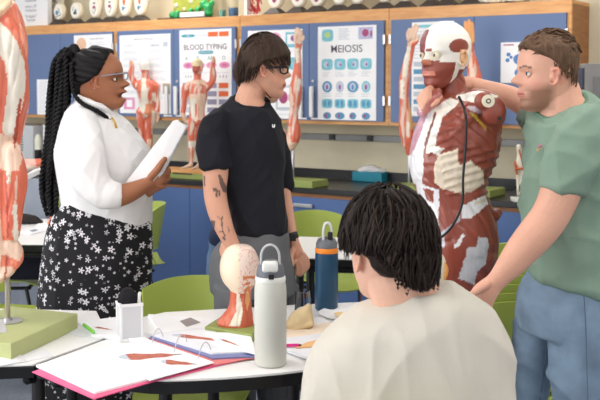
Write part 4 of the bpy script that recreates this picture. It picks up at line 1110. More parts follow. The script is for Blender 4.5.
# ring binder
t=thing('ring_binder','open ring binder with coral inner card and metal rings behind the pink folder','binder',onz(190,350,TZ))
flat('cover',[(148,338),(214,365),(258,357),(262,352),(222,338),(172,331)],TZ+.0042,.0016,PINKL,parent=t)
flat('spine_strip',[(150,337),(213,358),(255,356),(256,353),(214,354),(152,334)],TZ+.0060,.0045,mat('blue_edge',(120,130,180),.5),parent=t)
p=Page([(150,334),(212,353),(258,351),(205,327)],TZ+.0108,.005,PAPER2); muscle_fig(p,.15,.25,.60,.80,.08); p.lines(.55,.2,.9,.4,4,GREYP)
p.done('page_block',parent=t)
for (x0,y0,x1,y1) in ((152,343,163,336),(174,352,187,341),(198,359,211,349)):
    a=onz(x0,y0,TZ+.016); b=onz(x1,y1,TZ+.018); bm=B(); pts=[]
    for i in range(11):
        k=i/10; q=a*(1-k)+b*k; pts.append((q.x,q.y,TZ+.016+.034*math.sin(PI*k)**.8,.0015))
    tube(bm,pts,8,k=2); mk('ring',fix(bm),CHROME,t,True)
# pages behind
p=Page([(148,314),(160,333),(214,336),(226,319)],TZ+.001,.012,PAPER); p.poly([(.05,.55),(.3,.4),(.6,.5),(.3,.7)],mat('grey_tendon',(0,0,0))); p.done('page_stack',label='white pages spread between the pen cup and the head model',cat='paper')
p=Page([(205,332),(222,345),(256,354),(250,333)],TZ+.0165,.003,PAPER); muscle_fig(p,.5,.15,.8,.6,.06); p.done('muscle_diagram_page',label='curved page with a small red muscle drawing left of the grey-capped bottle',cat='paper')
p=Page([(78,322),(92,334),(150,341),(122,316)],TZ+.001,.010,PAPER); muscle_fig(p,.45,.2,.62,.5,.05); p.done('page_stack',label='white page stack behind and left of the pen cup',cat='paper')
p=Page([(62,332),(95,340),(122,334),(80,326)],TZ+.0005,.0012,PAPER2); p.lines(.1,.2,.9,.8,4,GREYP); p.done('loose_sheet',label='single sheet under the green pencil behind the table gap',cat='paper')
p=Page([(112,337.5),(150,343),(166,335),(140,332)],TZ+.0008,.0012,PAPER2); p.done('loose_sheet',label='single sheet under the white pen cup',cat='paper')
# sheet at far left, curling up
t=thing('curled_sheet','white page curling up at the lower left corner in front of the sage block','paper',onz(5,362,TZ))
bm=B(); 
def sheet_strip(bm,L,R3,th=.001):
    v=[]
    for a,b in zip(L,R3): v.append((bm.verts.new(a),bm.verts.new(b),bm.verts.new(a+Vector((0,0,-th))),bm.verts.new(b+Vector((0,0,-th)))))
    for i in range(len(v)-1):
        a,b=v[i],v[i+1]; face(bm,[a[0],a[1],b[1],b[0]]); face(bm,[a[2],b[2],b[3],a[3]]); face(bm,[a[0],b[0],b[2],a[2]]); face(bm,[a[1],a[3],b[3],b[1]])
    face(bm,[v[0][0],v[0][2],v[0][3],v[0][1]]); face(bm,[v[-1][0],v[-1][1],v[-1][3],v[-1][2]])
L=[onz(27,361,TZ+.003),onz(16,350,TZ+.008),onz(10,340,TZ+.03),P(3,319,3.0)]; R3=[onz(-8,367,TZ+.003),onz(-12,360,TZ+.008),onz(-16,345,TZ+.03),P(-22,322,2.98)]
sheet_strip(bm,L,R3); mk('page',fix(bm),PAPER,t,True)
p=Page([(-10,352),(0,366),(54,356),(46,349)],TZ+.0005,.0012,PAPER2); p.done('loose_sheet',label='faint thin sheet lying flat in front of the sage block',cat='paper')
# green pencil
bm=B(); a=onz(84,326.5,TZ+.012); b=onz(93.5,334,TZ+.012); tube(bm,[(a.x,a.y,TZ+.018,.0055),(b.x,b.y,TZ+.018,.0055)],8,k=1)
mk('green_highlighter',fix(bm),mat('bright_green',(120,205,70),.4),None,40,label='bright green highlighter pen on the pages left of the pen cup',cat='pen')
# pen cup
DC=onz(130,341,TZ).y
t=thing('pen_cup','square white mesh pen cup standing among the papers','pen cup',onz(130,341,TZ))
c=onz(129.5,339,TZ); cw=.032; hh=.115; Mc=Matrix.Translation((c.x,c.y,TZ+.0025))@Matrix.Rotation(R_(22),4,'Z')
MESHW=mat('white_mesh',(206,208,212),.5,var=.03)
for ax,(dx,dy,sx,sy) in enumerate(((0,-cw,2*cw,.003),(0,cw,2*cw,.003),(-cw,0,.003,2*cw),(cw,0,.003,2*cw))):
    bm=B(); box(bm,(dx,dy,hh/2),(sx,sy,hh-.012),Mc); mk('mesh_side',fix(bm),MESHW,t)
bm=B()
for z in (.003,hh-.004):
    for (dx,dy,sx,sy) in ((0,-cw,2*cw+.01,.007),(0,cw,2*cw+.01,.007),(-cw,0,.007,2*cw-.004),(cw,0,.007,2*cw-.004)): box(bm,(dx,dy,z),(sx,sy,.008),Mc)
for a in (-1,1):
    for b in (-1,1): box(bm,(a*cw,b*cw,hh/2),(.006,.006,hh-.016),Mc)
mk('rim_frame',fix(bm),mat('white_wire',(236,236,238),.4),t)
bm=B(); box(bm,(0,0,.002),(2*cw-.004,2*cw-.004,.002),Mc); mk('bottom',fix(bm),MESHW,t)
def incup(name,label,cat,x,y,top,r,m,tilt=(0,0)):
    bm=B(); a=Mc@Vector((x,y,.006)); b=Mc@Vector((x+tilt[0],y+tilt[1],top)); tube(bm,[(a.x,a.y,a.z,r),(b.x,b.y,b.z,r)],10,k=1); return mk(name,fix(bm),m,None,40,label=label,cat=cat)
incup('white_marker','slim white marker leaning in the right corner of the pen cup','pen',.018,-.016,.143,.0055,mat('white_plastic',(0,0,0)),(.012,0))
incup('white_marker','thicker white marker behind the slim one in the pen cup','pen',.012,.016,.140,.007,mat('white_plastic',(0,0,0)),(.006,0))
bm=B(); q=Mc@Vector((-.004,.002,.115)); ball(bm,q,(.032,.024,.046),18); me=remesh(bm,.004,1); folds(me,(0,1),.003,60,long=1); mk('felt_eraser',me,mat('black_felt',(24,22,28),.95,bump=.6,bscale=200),None,True,label='black felt eraser stuffed in the pen cup, red at its left edge',cat='eraser')
# head and neck model
DH=3.30; zb=TZ+.028
t=thing('head_neck_model','small cream bald head and red neck vessel model on a sage block','anatomical model',onz(243,328,TZ))
pts=[onz(205,333,zb),onz(244,337,zb),onz(268,324,zb),onz(224,320,zb)]; 
a=onz(205,326,zb);b2=onz(252,334,zb);c2=onz(264,325,zb)
bm=B(); prism(bm,[(p_.x,p_.y) for p_ in (a,b2,b2+(c2-b2)*1.0,a+(c2-b2))],TZ+.001,zb-.0005,bev=.003); mk('base',fix(bm),BASEG,t)
DH=onz(236,324,zb).y
bm=B(); rows(bm,[(244.5,234,247,DH,.02),(247,228,252,DH,.045),(252,223.5,256,DH,.06),(259,220.5,259,DH,.072),(267,219.5,260,DH,.076),(275,220.5,259.5,DH,.074),(282,223.5,257,DH,.066),(287,228,253,DH,.055),(291,231,251,DH,.05)],seg=32,ex=2)
me=remesh(bm,.0028,3)
co=coords(me); x,y=proj(co); v=vnoise(co,38,2); v2=vnoise(co,70,8)
c=np.tile(np.array(lin((240,222,196))),(len(co),1)); c[x>239]=lin((236,214,200))
ves=((np.abs(v)<.018)|(np.abs(v2)<.010))&(x>238); c[ves]=lin((214,120,104))
c[(y>276)&(x>243)&(v2>.0)]=lin((214,120,70)); setcol(me,c)
mk('scalp',me,vmat('scalp_paint',.35,coat=.2,bscale=20,var=.02),t,True)
bm=B(); rows(bm,[(283,228,253,DH,.05),(288,230,252,DH,.048),(297,230,251,DH,.045),(307,228,252,DH,.046),(315,222,253,DH,.05),(321,216.5,254,DH,.055),(325,218,254,DH,.055)],seg=28,ex=2.3)
me=remesh(bm,.0028,2); grooves(me,(.1,1),60,.003)
paint(me,lin((204,96,66)),[([(237,284),(240,284),(239,300),(236,312),(228,326),(240,326),(243,312),(240,296),(241,284)],TEND),([(237,284),(239.5,284),(240,312),(236,312)],TEND),([(247,284),(249,284),(250,300),(247,312),(245,300)],lin((232,170,110))),([(216,318),(222,312),(224,316),(218,326)],lin((216,120,96)))],streak=((.1,1),90,.5,lin((226,140,110))),jit=.5)
mk('neck',me,MMAT,t,True)
# ---- bottles
def bottle(label,px,py,prof,parts):
    pass
c=onz(270.5,364.5,TZ); q=c.y/1000; r0=16.2*q
t=thing('water_bottle','tall off-white water bottle with a grey lid and carry loop on the near table','bottle',(c.x,c.y,TZ))
OFF=mat('bottle_cream',(205,205,196),.42,var=.015); GREYL=mat('grey_lid',(104,108,116),.45)
H=lambda py:(365.5-py)*q*1.0
bm=B(); lathe(bm,(c.x,c.y,TZ),[(r0*.9,.001),(r0,.006),(r0,H(300)),(r0,H(292)),(r0*.985,H(286)),(r0*.93,H(281)),(r0*.92,H(280))],40); mk('body',fix(bm),OFF,t,50)
bm=B(); lathe(bm,(c.x,c.y,TZ),[(r0*.935,H(280.3)),(r0*.95,H(279)),(r0*.94,H(275.5)),(r0*.9,H(275))],40); mk('collar',fix(bm),mat('collar_white',(226,226,222),.4),t,50)
bm=B(); lathe(bm,(c.x,c.y,TZ),[(r0*.88,H(275)),(r0*.86,H(270)),(r0*.78,H(264)),(r0*.62,H(260)),(r0*.4,H(258.5)),(r0*.1,H(258))],40); mk('lid',fix(bm),GREYL,t,50)
bm=B(); y0=c.y-.012
box(bm,(c.x,c.y-.026,H(264)+TZ),(.045,.028,.032),bev=.008); mk('spout_cover',fix(bm),mat('collar_white',(0,0,0)),t,50)
bm=B(); box(bm,(c.x+.004,c.y-.046,H(273)+TZ),(.016,.010,.014),bev=.002); mk('button',fix(bm),BLACK,t)
bm=B(); pts=[]
for i in range(15):
    th=PI*i/14; pts.append((c.x-math.cos(th)*.0265,c.y-.012,TZ+H(262)+ (.0 if i in(0,14) else .006)+math.sin(th)**.7*.048,.0035,.007))
tube(bm,pts,10,k=2); mk('carry_loop',fix(bm),mat('loop_grey',(186,188,192),.4),t,True)
c=onz(326.5,309.5,TZ); q=c.y/1000; r0=11.6*q
t=thing('water_bottle','navy water bottle with an orange band and white loop farther back on the table','bottle',(c.x,c.y,TZ))
H=lambda py:(310.5-py)*q
bm=B(); lathe(bm,(c.x,c.y,TZ),[(r0*.9,.001),(r0,.006),(r0,H(254)),(r0*.99,H(252.5))],36); mk('body',fix(bm),mat('navy_bottle',(24,68,98),.35,var=.03),t,50)
bm=B(); lathe(bm,(c.x,c.y,TZ),[(r0*.98,H(252.4)),(r0*1.0,H(252)),(r0*1.0,H(248)),(r0*.96,H(247.5))],36); mk('band',fix(bm),mat('orange_band',(240,140,40),.4),t,50)
bm=B(); lathe(bm,(c.x,c.y,TZ),[(r0*.94,H(247.4)),(r0*.93,H(243)),(r0*.75,H(238.5)),(r0*.4,H(237)),(r0*.1,H(236.8))],36); mk('lid',fix(bm),GREYL,t,50)
bm=B(); box(bm,(c.x+.012,c.y-.02,TZ+H(235)),(.018,.02,.03),bev=.004); mk('spout',fix(bm),BLACK,t,50)
bm=B(); pts=[(c.x-.012,c.y-.024,TZ+H(239),.0045),(c.x-.012,c.y-.026,TZ+H(229),.0045),(c.x-.006,c.y-.026,TZ+H(222.5),.005),(c.x+.008,c.y-.024,TZ+H(222),.005),(c.x+.016,c.y-.02,TZ+H(227),.004),(c.x+.018,c.y-.018,TZ+H(236),.004)]
tube(bm,pts,10,k=3); mk('carry_loop',fix(bm),mat('loop_white',(222,220,226),.4),t,True)
# ---- glass tumbler
c=onz(303,316,TZ); q=c.y/1000
t=thing('glass_tumbler','clear glass tumbler between the two bottles','glass',(c.x,c.y,TZ))
bm=B(); lathe(bm,(c.x,c.y,TZ),[(8.5*q,.001),(9*q,.004),(8*q,24*q),(7.6*q,25*q),(7.0*q,25*q),(7.8*q,.008),(.001,.007)],28,cap=False)
mk('glass',fix(bm),GL,t,50)
# ---- hip / bone piece
t=thing('bone_model','tan wedge-shaped bone model leaning beside the glass','anatomical model',onz(300,330,TZ))
bm=B()
zz0=onz(300,329,TZ); Dh=zz0.y
ptube(bm,[(290,325,Dh,6,8),(298,320,Dh,10,8),(304,315,Dh,9,7),(308.5,306,Dh,3,5)],16); ptube(bm,[(310,308,Dh,2,5),(311,322,Dh,3,6)],10); ptube(bm,[(290,329,Dh,3,8),(311,323,Dh,4,8)],10)
me=remesh(bm,.004,3); 
co=coords(me); co[:,2]=np.maximum(co[:,2],TZ+.0015); setco(me,co)
mk('bone',me,mat('tan_bone_plastic',(214,192,150),.55,var=.08,vscale=40),t,True)
# ---- orange-tinted papers, plate
p=Page([(262,333),(308,345),(342,330),(330,322)],TZ+.001,.003,mat('peach_paper',(246,228,206),.7,var=.03)); p.done('peach_paper',label='peach tinted paper sheet beside the bone model',cat='paper')
t=thing('open_booklet','open booklet with a grey spine right of the off-white bottle','booklet',onz(300,352,TZ))
flat('page_block',[(286,350),(308,358),(338,343),(322,333),(284,338)],TZ+.0045,.006,PAPER2,parent=t,bev=.001)
flat('cover',[(286,352),(308,360),(340,345),(324,334),(284,339)],TZ+.001,.003,mat('grey_cover',(170,172,182),.5),parent=t)
bm=B(); pts=[onz(296,348,TZ+.013),onz(312,347,TZ+.013),onz(326,342.5,TZ+.013),onz(320,339,TZ+.013),onz(306,343,TZ+.013)]
prism(bm,[(v.x,v.y) for v in pts],TZ+.0115,TZ+.0145); mk('orange_sheet',fix(bm),mat('orange_paper',(240,190,130),.6,var=.1),None,label='orange and yellow paper sheet lying on the open booklet',cat='paper')
bm=B(); a=onz(287,345.3,TZ+.018); b=onz(298,345,TZ+.018); tube(bm,[(a.x,a.y,TZ+.0175,.005),(b.x,b.y,TZ+.0175,.005)],8,k=1); 
t=thing('pink_pen','magenta pen beside the off-white bottle','pen',(a.x,a.y,TZ)); mk('barrel',fix(bm),mat('magenta_pen',(220,40,130),.4),t,40)
bm=B(); e=onz(301.5,344.8,TZ+.018); tube(bm,[(b.x+.004,b.y,TZ+.0175,.004),(e.x,e.y,TZ+.0175,.0015)],8,k=1); mk('pen_tip',fix(bm),BLACK,t,40)
# plate with orange print
c=onz(352,316,TZ); t=thing('paper_plate','white oval plate marked with orange and yellow at the seated student\'s shoulder','plate',(c.x,c.y,TZ))
bm=B(); 
def oval_ring(sx,sy,z): return [Vector((c.x+sx*math.cos(2*PI*i/36),c.y+sy*math.sin(2*PI*i/36),TZ+z)) for i in range(36)]
skin_rings(bm,[oval_ring(.07,.07,.001),oval_ring(.10,.095,.006),oval_ring(.115,.11,.013),oval_ring(.113,.108,.0135),oval_ring(.095,.09,.008),oval_ring(.065,.065,.003)]); mk('plate',fix(bm),PAPER,t,True)
bm=B(); 
for (a,b,ra,rb,mi) in ((344,314.5,.035,.035,0),(354,316,.04,.03,0),(351,318,.008,.022,1),(346,316,.01,.01,1)):
    o=onz(a,b,TZ+.012); n=14; vs=[bm.verts.new((o.x+ra*math.cos(2*PI*i/n),o.y+rb*math.sin(2*PI*i/n),TZ+.0142+mi*.0005)) for i in range(n)]; face(bm,vs,mi)
mk('print',bm,[mat('yellow_print',(246,214,150),.6),mat('orange_print',(236,150,60),.6)],t)
# ---- far left table things
t=thing('open_book','open white papers lying on the far left table beside the skirt','paper',onz(35,231,TZ))
p=Page([(19,231),(30,234.5),(50,229),(38,226)],TZ+.001,.004,PAPER2); p.poly([(.4,.3),(.7,.3),(.7,.6),(.4,.6)],INK); p.done('page_block',parent=t)
p=Page([(36,225),(48,228),(56,224),(40,222)],TZ+.001,.004,PAPER); p.done('loose_sheet',label='smaller white paper behind the open papers on the far left table',cat='paper')
bm=B(); ptube(bm,[(14,222,5.75,5),(24,219.5,5.75,6),(33,220,5.75,4.5),(41,223.5,5.75,2)],14); me=remesh(bm,.008,2); folds(me,(1,.3),.01,18)
co=coords(me); co[:,2]=np.maximum(co[:,2],TZ+.002); setco(me,co)
mk('dark_bag',me,mat('dark_brown_cloth',(40,34,34),.9,bump=.3),None,True,label='dark slouched bag on the far left table by the green chair back',cat='bag')
bm=B(); ptube(bm,[(30,285,5.6,12),(44,285,5.6,12),(30,262,5.6,10),(44,262,5.6,10)],12); me=remesh(bm,.012,3); 
t=thing('backpack','dark navy backpack hanging under the far left table','bag',P(36,300,5.6))
bm=B(); q=P(36,262,5.55); box(bm,(q.x,q.y,.60),(.36,.18,.22),bev=.05); mk('pack_body',fix(bm),mat('dark_navy_cloth',(26,26,38),.9,bump=.3),t,True)
q=P(42,262,5.45); bm=B(); box(bm,(q.x+.06,q.y+.0,.30),(.10,.12,.36),bev=.03); mk('pack_pocket',fix(bm),mat('dark_navy_cloth',(0,0,0)),t,True)
bpy.data.meshes.remove(me)
# hand model on that table by the skirt
bm=B(); Dp=5.2
ptube(bm,[(50,224,Dp,3),(54,217,Dp,3.4),(57,211,Dp,2.6)],10)
for dx in (-3,-1,1.5,3.5): ptube(bm,[(55+dx*.6,214,Dp-.02,1.2),(57+dx,208,Dp-.02,1)],6)
me=remesh(bm,.004,2); paint(me,lin((226,160,140)),[([(48,216),(56,214),(56,228),(48,228)],SAL)],streak=((.4,1),60,.7,TEND))
t=thing('hand_model','small pink muscle hand model on the far left table touching the skirt','anatomical model',P(52,226,Dp)); mk('muscle_hand',me,MMAT,t,True)
# ---- grey partition at the right
s0,_=onwall(577.5,90,-.2)
t=thing('grey_cabinet','grey metal tall cabinet with a dark edge behind the man in green','cabinet',W(s0+.3,-.1,0))
Dg=4.9
q=P(578,64,Dg)
q=P(583,63,Dg)
bm=B(); box(bm,(q.x+.41,Dg+.045,q.z/2),(.80,.09,q.z-.004),bev=.004); mk('case',fix(bm),mat('warm_grey_metal',(146,142,140),.45,metal=.2,var=.02),t)
bm=B(); box(bm,(q.x+.004,Dg+.045,q.z/2-.01),(.008,.075,q.z-.03)); mk('edge_strip',fix(bm),mat('dark_navy_strip',(56,64,82),.5),t)
bm=B(); box(bm,(q.x+.42,Dg-.004,q.z-.2),(.74,.008,.27),bev=.003); mk('recess_panel',fix(bm),mat('mid_grey_panel',(126,124,124),.45),t)
# ================================================================== PEOPLE
SKIN=vmat('skin_paint',.5,bump=.05,bscale=150,sss=.12,var=.03)
def hair_mat(name,rgb,rough=.6):
    out=[]
    for i,k in enumerate((1,.78,1.3)):
        m=mat(name+('','_dark','_light')[i],tuple(k*q for q in rgb),rough,var=.3,vscale=30,bump=.4,bscale=60,stretch=(3,3,.6)); m.node_tree.nodes['Principled BSDF'].inputs['Specular IOR Level'].default_value=.22; out.append(m)
    return out
def cloth(name,rgb,var=.03,rough=.9): return mat(name,rgb,rough,var=var,vscale=12,bump=.12,bscale=260)
def hlz(z,prof): return np.interp(z,prof[0],prof[1])
def capgrow(prof,th,S,und=-.03,seed=0,noise_=.02,ear_gap=True,extra=None):
    def g(x,y,z):
        xh=hlz(z,prof); m=(xh-x)/.07; m=max(0,min(1,m)); m=m*m*(3-2*m)
        k=und+(th-und)*m
        if m>0: k+=noise_*m*noise.noise(Vector((x*9+seed,y*9,z*5)))
        if extra: k+=extra(x,y,z)*m
        return k
    return g
def locks(bm,org,fw,lf,up,S,prof,th,n,L,r,flow,seed=1,steps=7,bk=1,zr=(.2,1.0),sx=1,root=None,taper=.85,zmin=0,curl=0):
    rnd=random.Random(seed)
    def surf(v,k):
        # push a head-space point out to the hair surface
        x,y,z=v; 
        cx=-.04; bx=.45*bk if x<cx else .43
        q=Vector(((x-cx)/bx,y/.335,(z-.56)/(.445 if z>.56 else .80)))
        l=q.length or 1
        need=1+k
        q=q/l*need
        return Vector((q.x*bx+cx,q.y*.335,q.z*(.445 if z>.56 else .80)+.56))
    c=0; tries=0
    while c<n and tries<n*30:
        tries+=1
        th_=rnd.uniform(0,2*PI); z=rnd.uniform(*zr); 
        zz_=(z-.56)/(.445 if z>.56 else .62); rr=math.sqrt(max(0,1-zz_*zz_))
        x=-.04+math.cos(th_)*rr*(.45*bk if math.cos(th_)<0 else .43); y=math.sin(th_)*rr*.335
        if x>hlz(z,prof)-.02: continue
        if root and not root(x,y,z): continue
        if callable(zmin) and z<zmin(Vector((x,y,z)))+.06: continue
        p=Vector((x,y,z)); pts=[]; l=L*rnd.uniform(.6,1.2); kk=th*rnd.uniform(.4,1.25)
        wob=Vector((rnd.uniform(-1,1),rnd.uniform(-1,1),rnd.uniform(-.3,.3)))
        for s in range(steps):
            q=surf(p,kk); pts.append(q)
            d=Vector(flow(q.x,q.y,q.z))+wob*.35
            if curl: d+=Vector((noise.noise(q*3.2+Vector((9,2,seed))),noise.noise(q*3.2+Vector((1,7,seed))),0))*curl*1.6
            d.normalize(); zm=zmin(q) if callable(zmin) else zmin; p=q+d*(l/steps)*(1 if q.z>zm+.15 else max(.05,(q.z-zm)/.15))
            if s>steps*.5: kk+=th*.05
        rr0=r*rnd.uniform(.6,1.3); out=[]
        for s,q in enumerate(pts):
            w=Vector(org)+fw*(q.x*S*sx)+lf*(q.y*S)+up*(q.z*S)
            k=s/(steps-1); rad=rr0*S*(1-taper*k**2)*(.55+.45*math.sin(PI*min(1,k+.25)))
            out.append((w.x,w.y,w.z,rad))
        tube(bm,out,5,mi=rnd.choice((0,0,0,1,1,2)),k=2,round_ends=False); c+=1
def paint_head(me,base,org,fw,lf,up,S,sx,lips,brow,stub=None,mouth=None,browz=.565,cheek=None):
    co=coords(me); hx,hy,hz=hcoords(co,org,fw,lf,up,S,sx); c=np.tile(np.array(lin(base)),(len(co),1))
    inh=(hx>-.05)&(hz>0)&(hz<1)&(np.abs(hy)<.4)&(hx<.62)
    nz=vnoise(co,18,4)*.06; c*=(1+nz)[:,None]
    def bl(m,colr,a=1):
        k=(m*a)[:,None]; c[:]=c*(1-k)+np.array(lin(colr))*k
    if stub is not None:
        z0=.36-.0*hx; m=inh&(hz<.40)&(hx<.42)&(hx>-.02)
        w=np.clip((.40-hz)/.12,0,1)*np.clip((hx-.0)/.10,0,1)*np.clip(hz/.06,.3,1)*m*np.clip((.38-hx+ (hz<.18)*.2+(hz>.28)*.05)/.1,0,1)
        bl(w,stub[0],stub[1])
    if cheek: bl(inh*np.exp(-(((hx-.28)/.1)**2+((hz-.36)/.07)**2)),cheek,.35)
    lp=inh&(hx>.33)&(np.abs(hy)<.12)
    bl((lp&(np.abs(hz-.242)<.042)).astype(float),lips,.75)
    bl((lp&(np.abs(hz-.242)<.007)).astype(float),(70,34,30),.8)
    if mouth: bl((lp&(np.abs(hz-.232)<.028)&(np.abs(hy)<.09)).astype(float),mouth,.95)
    for sy in (-1,1):
        e=(hy*sy>.29)&(np.abs(hx-.0)<.10)&(np.abs(hz-.45)<.12)
        bl(e.astype(float),tuple(min(255,k*q) for k,q in zip(base,(1.0,.86,.84))),.5)
        k_=np.exp(-(((hx-.01)/.028)**2+((hz-.45)/.045)**2))*(hy*sy>.27); bl(k_,tuple(k*q for k,q in zip(base,(.62,.48,.44))),.8)
    if brow:
        b=inh&(hx>.22)&(np.abs(np.abs(hy)-.14)<.085)&(np.abs(hz-browz-.02*np.cos((np.abs(hy)-.14)*18))<.014); bl(b.astype(float),brow,.85)
    return c
def eyes(root,org,fw,lf,up,S,sx,iris,parent,skin=(214,160,134)):
    sk=mat('lid_%d'%skin[0],skin,.5,var=.02)
    for sy in (1,-1):
        bm=B(); ec=Vector(org)+fw*(.300*S*sx)+lf*(sy*.135*S)+up*(.495*S); ball(bm,ec,.052*S,24,0,ringn=20)
        dl=[]
        for f in bm.faces:
            d=(f.calc_center_median()-ec).normalized(); e=math.asin(max(-1,min(1,d.dot(up))))
            if -.42<e<.28 and d.dot(fw)>.2: dl.append(f)
            elif .28<=e<.42 and d.dot(fw)>.2: f.material_index=1
        bmesh.ops.delete(bm,geom=dl,context='FACES'); mk('eyelid',fix(bm),[sk,mat('lash',(46,34,30),.6)],parent,True)
        bm=B(); ec=Vector(org)+fw*(.300*S*sx)+lf*(sy*.135*S)+up*(.495*S)
        eyeball(bm,ec,.047*S,fw,.80); mk('eye',fix(bm),[mat('sclera',(232,226,220),.2,var=0),iris],parent,True)
def person(name_label,loc,parts,head,skinrgb,vox=.0034,paints=None,**hk):
    """parts: function adding tubes to the bmesh; head: dict"""
    t=thing('person',name_label,'person',loc)
    bm=B(); fw,lf,up=headsurf(bm,head['org'],head['fw'],head.get('up',(0,0,1)),head['S'],opts=head.get('o',{}))
    for sd in (1,-1): ear(bm,head['org'],fw,lf,up,head['S'],sd,x=head.get('ex',0.0),k=head.get('ek',1.0))
    parts(bm); me=remesh(bm,vox,2,.35)
    c=paint_head(me,skinrgb,head['org'],fw,lf,up,head['S'],head.get('o',{}).get('sx',1),**hk)
    if paints:
        co=coords(me); x,y=proj(co)
        for poly,rgb,a,cond in paints:
            m=inpoly(x,y,poly)&cond(co); c[m]=c[m]*(1-a)+np.array(lin(rgb))*a
    setcol(me,c); b=mk('body',me,SKIN,t,True)
    return t,b,fw,lf,up
def garment(name,bm,m,root,fold=(),vox=.006,sm=3,label=None):
    me=remesh(bm,vox,sm)
    for f in fold: folds(me,*f)
    return mk(name,me,m,root,True,label=label)
# ------------------------------------------------------------------ woman with braids
D=3.9; S=.0039*62
wh=dict(org=P(98.5,111,D),fw=(1,-.10,.05),S=S,o=dict(sx=1.10,bk=.86,mouth=1,nose=1.05,cheek=.02),ex=.085)
def wparts(bm):
    ptube(bm,[(93,96,D,14),(90,106,D,14.5),(88,120,D,19,16)],18)
    rows(bm,[(112,76,110,D,.08),(125,68,124,D,.10),(150,66,140,D,.11),(180,66,140,D,.11),(205,70,140,D,.11),(240,60,140,D,.12),(262,70,130,D,.11)])
    for d in (-.08,.08):
        ptube(bm,[(95,250,D+d,20),(94,330,D+d,16),(93,400,D+d,13),(93,470,D+d,9),(93,482,D+d,9)],14)
    # near arm and hand
    ptube(bm,[(84,120,D-.1,12),(84,160,D-.17,14),(93,186,D-.19,12.5),(108,196,D-.2,12),(122,195,D-.19,11),(135,190,D-.175,9.2),(146,184,D-.16,7.4),(153,180,D-.152,8,5)],18)
    ptube(bm,[(150,182,D-.15,7,4.5),(158,177,D-.15,8.5,4.5),(161,174,D-.148,7,4)],14)
    ptube(bm,[(151,177,D-.168,4),(157,170,D-.185,3.8),(161,164,D-.187,3.3),(165,159,D-.186,2.8)],10)
    for a in (((160,170,4),(166,166,3.6),(167,166,3)),((161,174,4),(168,172,3.7),(168.5,171,3)),((161,179,4),(167.5,179,3.6),(168,178,3)),((158,185,3.6),(164,186,3.3),(165.5,185,2.8))):
        ptube(bm,[(a[0][0],a[0][1],D-.148,a[0][2]),(a[1][0],a[1][1],D-.135,a[1][2]),(a[2][0]-3,a[2][1]-3,D-.112,a[2][2]),(a[2][0]-8,a[2][1]-5,D-.108,a[2][2]-.4)],10)
    # far arm across the body, hand under the papers
    ptube(bm,[(96,122,D+.12,11),(104,160,D+.15,12),(115,190,D+.12,11),(135,196,D+.02,8),(146,192,D-.04,6.5),(152,188,D-.06,6,4)],14)
    for k in range(4): ptube(bm,[(152,185+k*2.2,D-.06,2.6),(157,182+k*2.5,D-.075,2.4),(160,181+k*2.5,D-.085,2)],8)
    ptube(bm,[(149,186,D-.06,3),(153,180,D-.075,2.6)],8)
W_=person('woman with long black braids in a white shirt and floral skirt, holding papers',P(93,482,D),wparts,wh,(166,108,76),
   lips=(150,84,76),brow=(40,28,24),mouth=(70,26,26),cheek=(170,104,80))
wt_,wb,fw,lf,up=W_
eyes(wt_,wh['org'],fw,lf,up,S,1.10,mat('iris_dark',(36,22,16),.2),wb,(160,104,74))
WSH=cloth('white_knit',(236,235,236),.01)
bm=B()
rows(bm,[(101,79,107,D,.075,.25),(106,74,112,D,.09,.2),(112,68,118,D,.11,.15),(120,62,125,D,.125),(130,58,133,D,.135),(142,55.5,143,D,.14),(155,54.5,151,D,.145),(168,56,154,D,.145),(180,58,153,D,.14),(192,60,152,D,.135),(203,61,152,D,.13,.1),(211,62,151.5,D,.125,.2),(215,63,151,D,.12,.23)],ex=2.2)
ptube(bm,[(86,116,D-.09,14,12),(81,135,D-.15,20,14),(84,158,D-.19,22,15),(90,178,D-.2,19.5,14),(101,191,D-.2,16,13),(112,195,D-.2,14,12.5),(121,195.5,D-.192,12.8,12)],22,round_ends=False)
ptube(bm,[(100,120,D+.1,13),(108,160,D+.14,15),(118,188,D+.12,13),(132,194,D+.04,10)],16,round_ends=False)
garment('shirt',bm,WSH,wt_,[((.75,-.65),.005,13,3),((.3,.95),.003,20,7)],sm=4)
bm=B()
for sg in (-1,1): ptube(bm,[(76,97,D+sg*.02,3.2),(81,99,D+sg*.075,3.6),(92,104,D+sg*.095,3.8),(103,109,D+sg*.08,3.8),(110,115,D+sg*.045,3.6),(115,121,D+sg*.01,2.4)],10)
garment('collar',bm,WSH,wt_,vox=.004,sm=1)
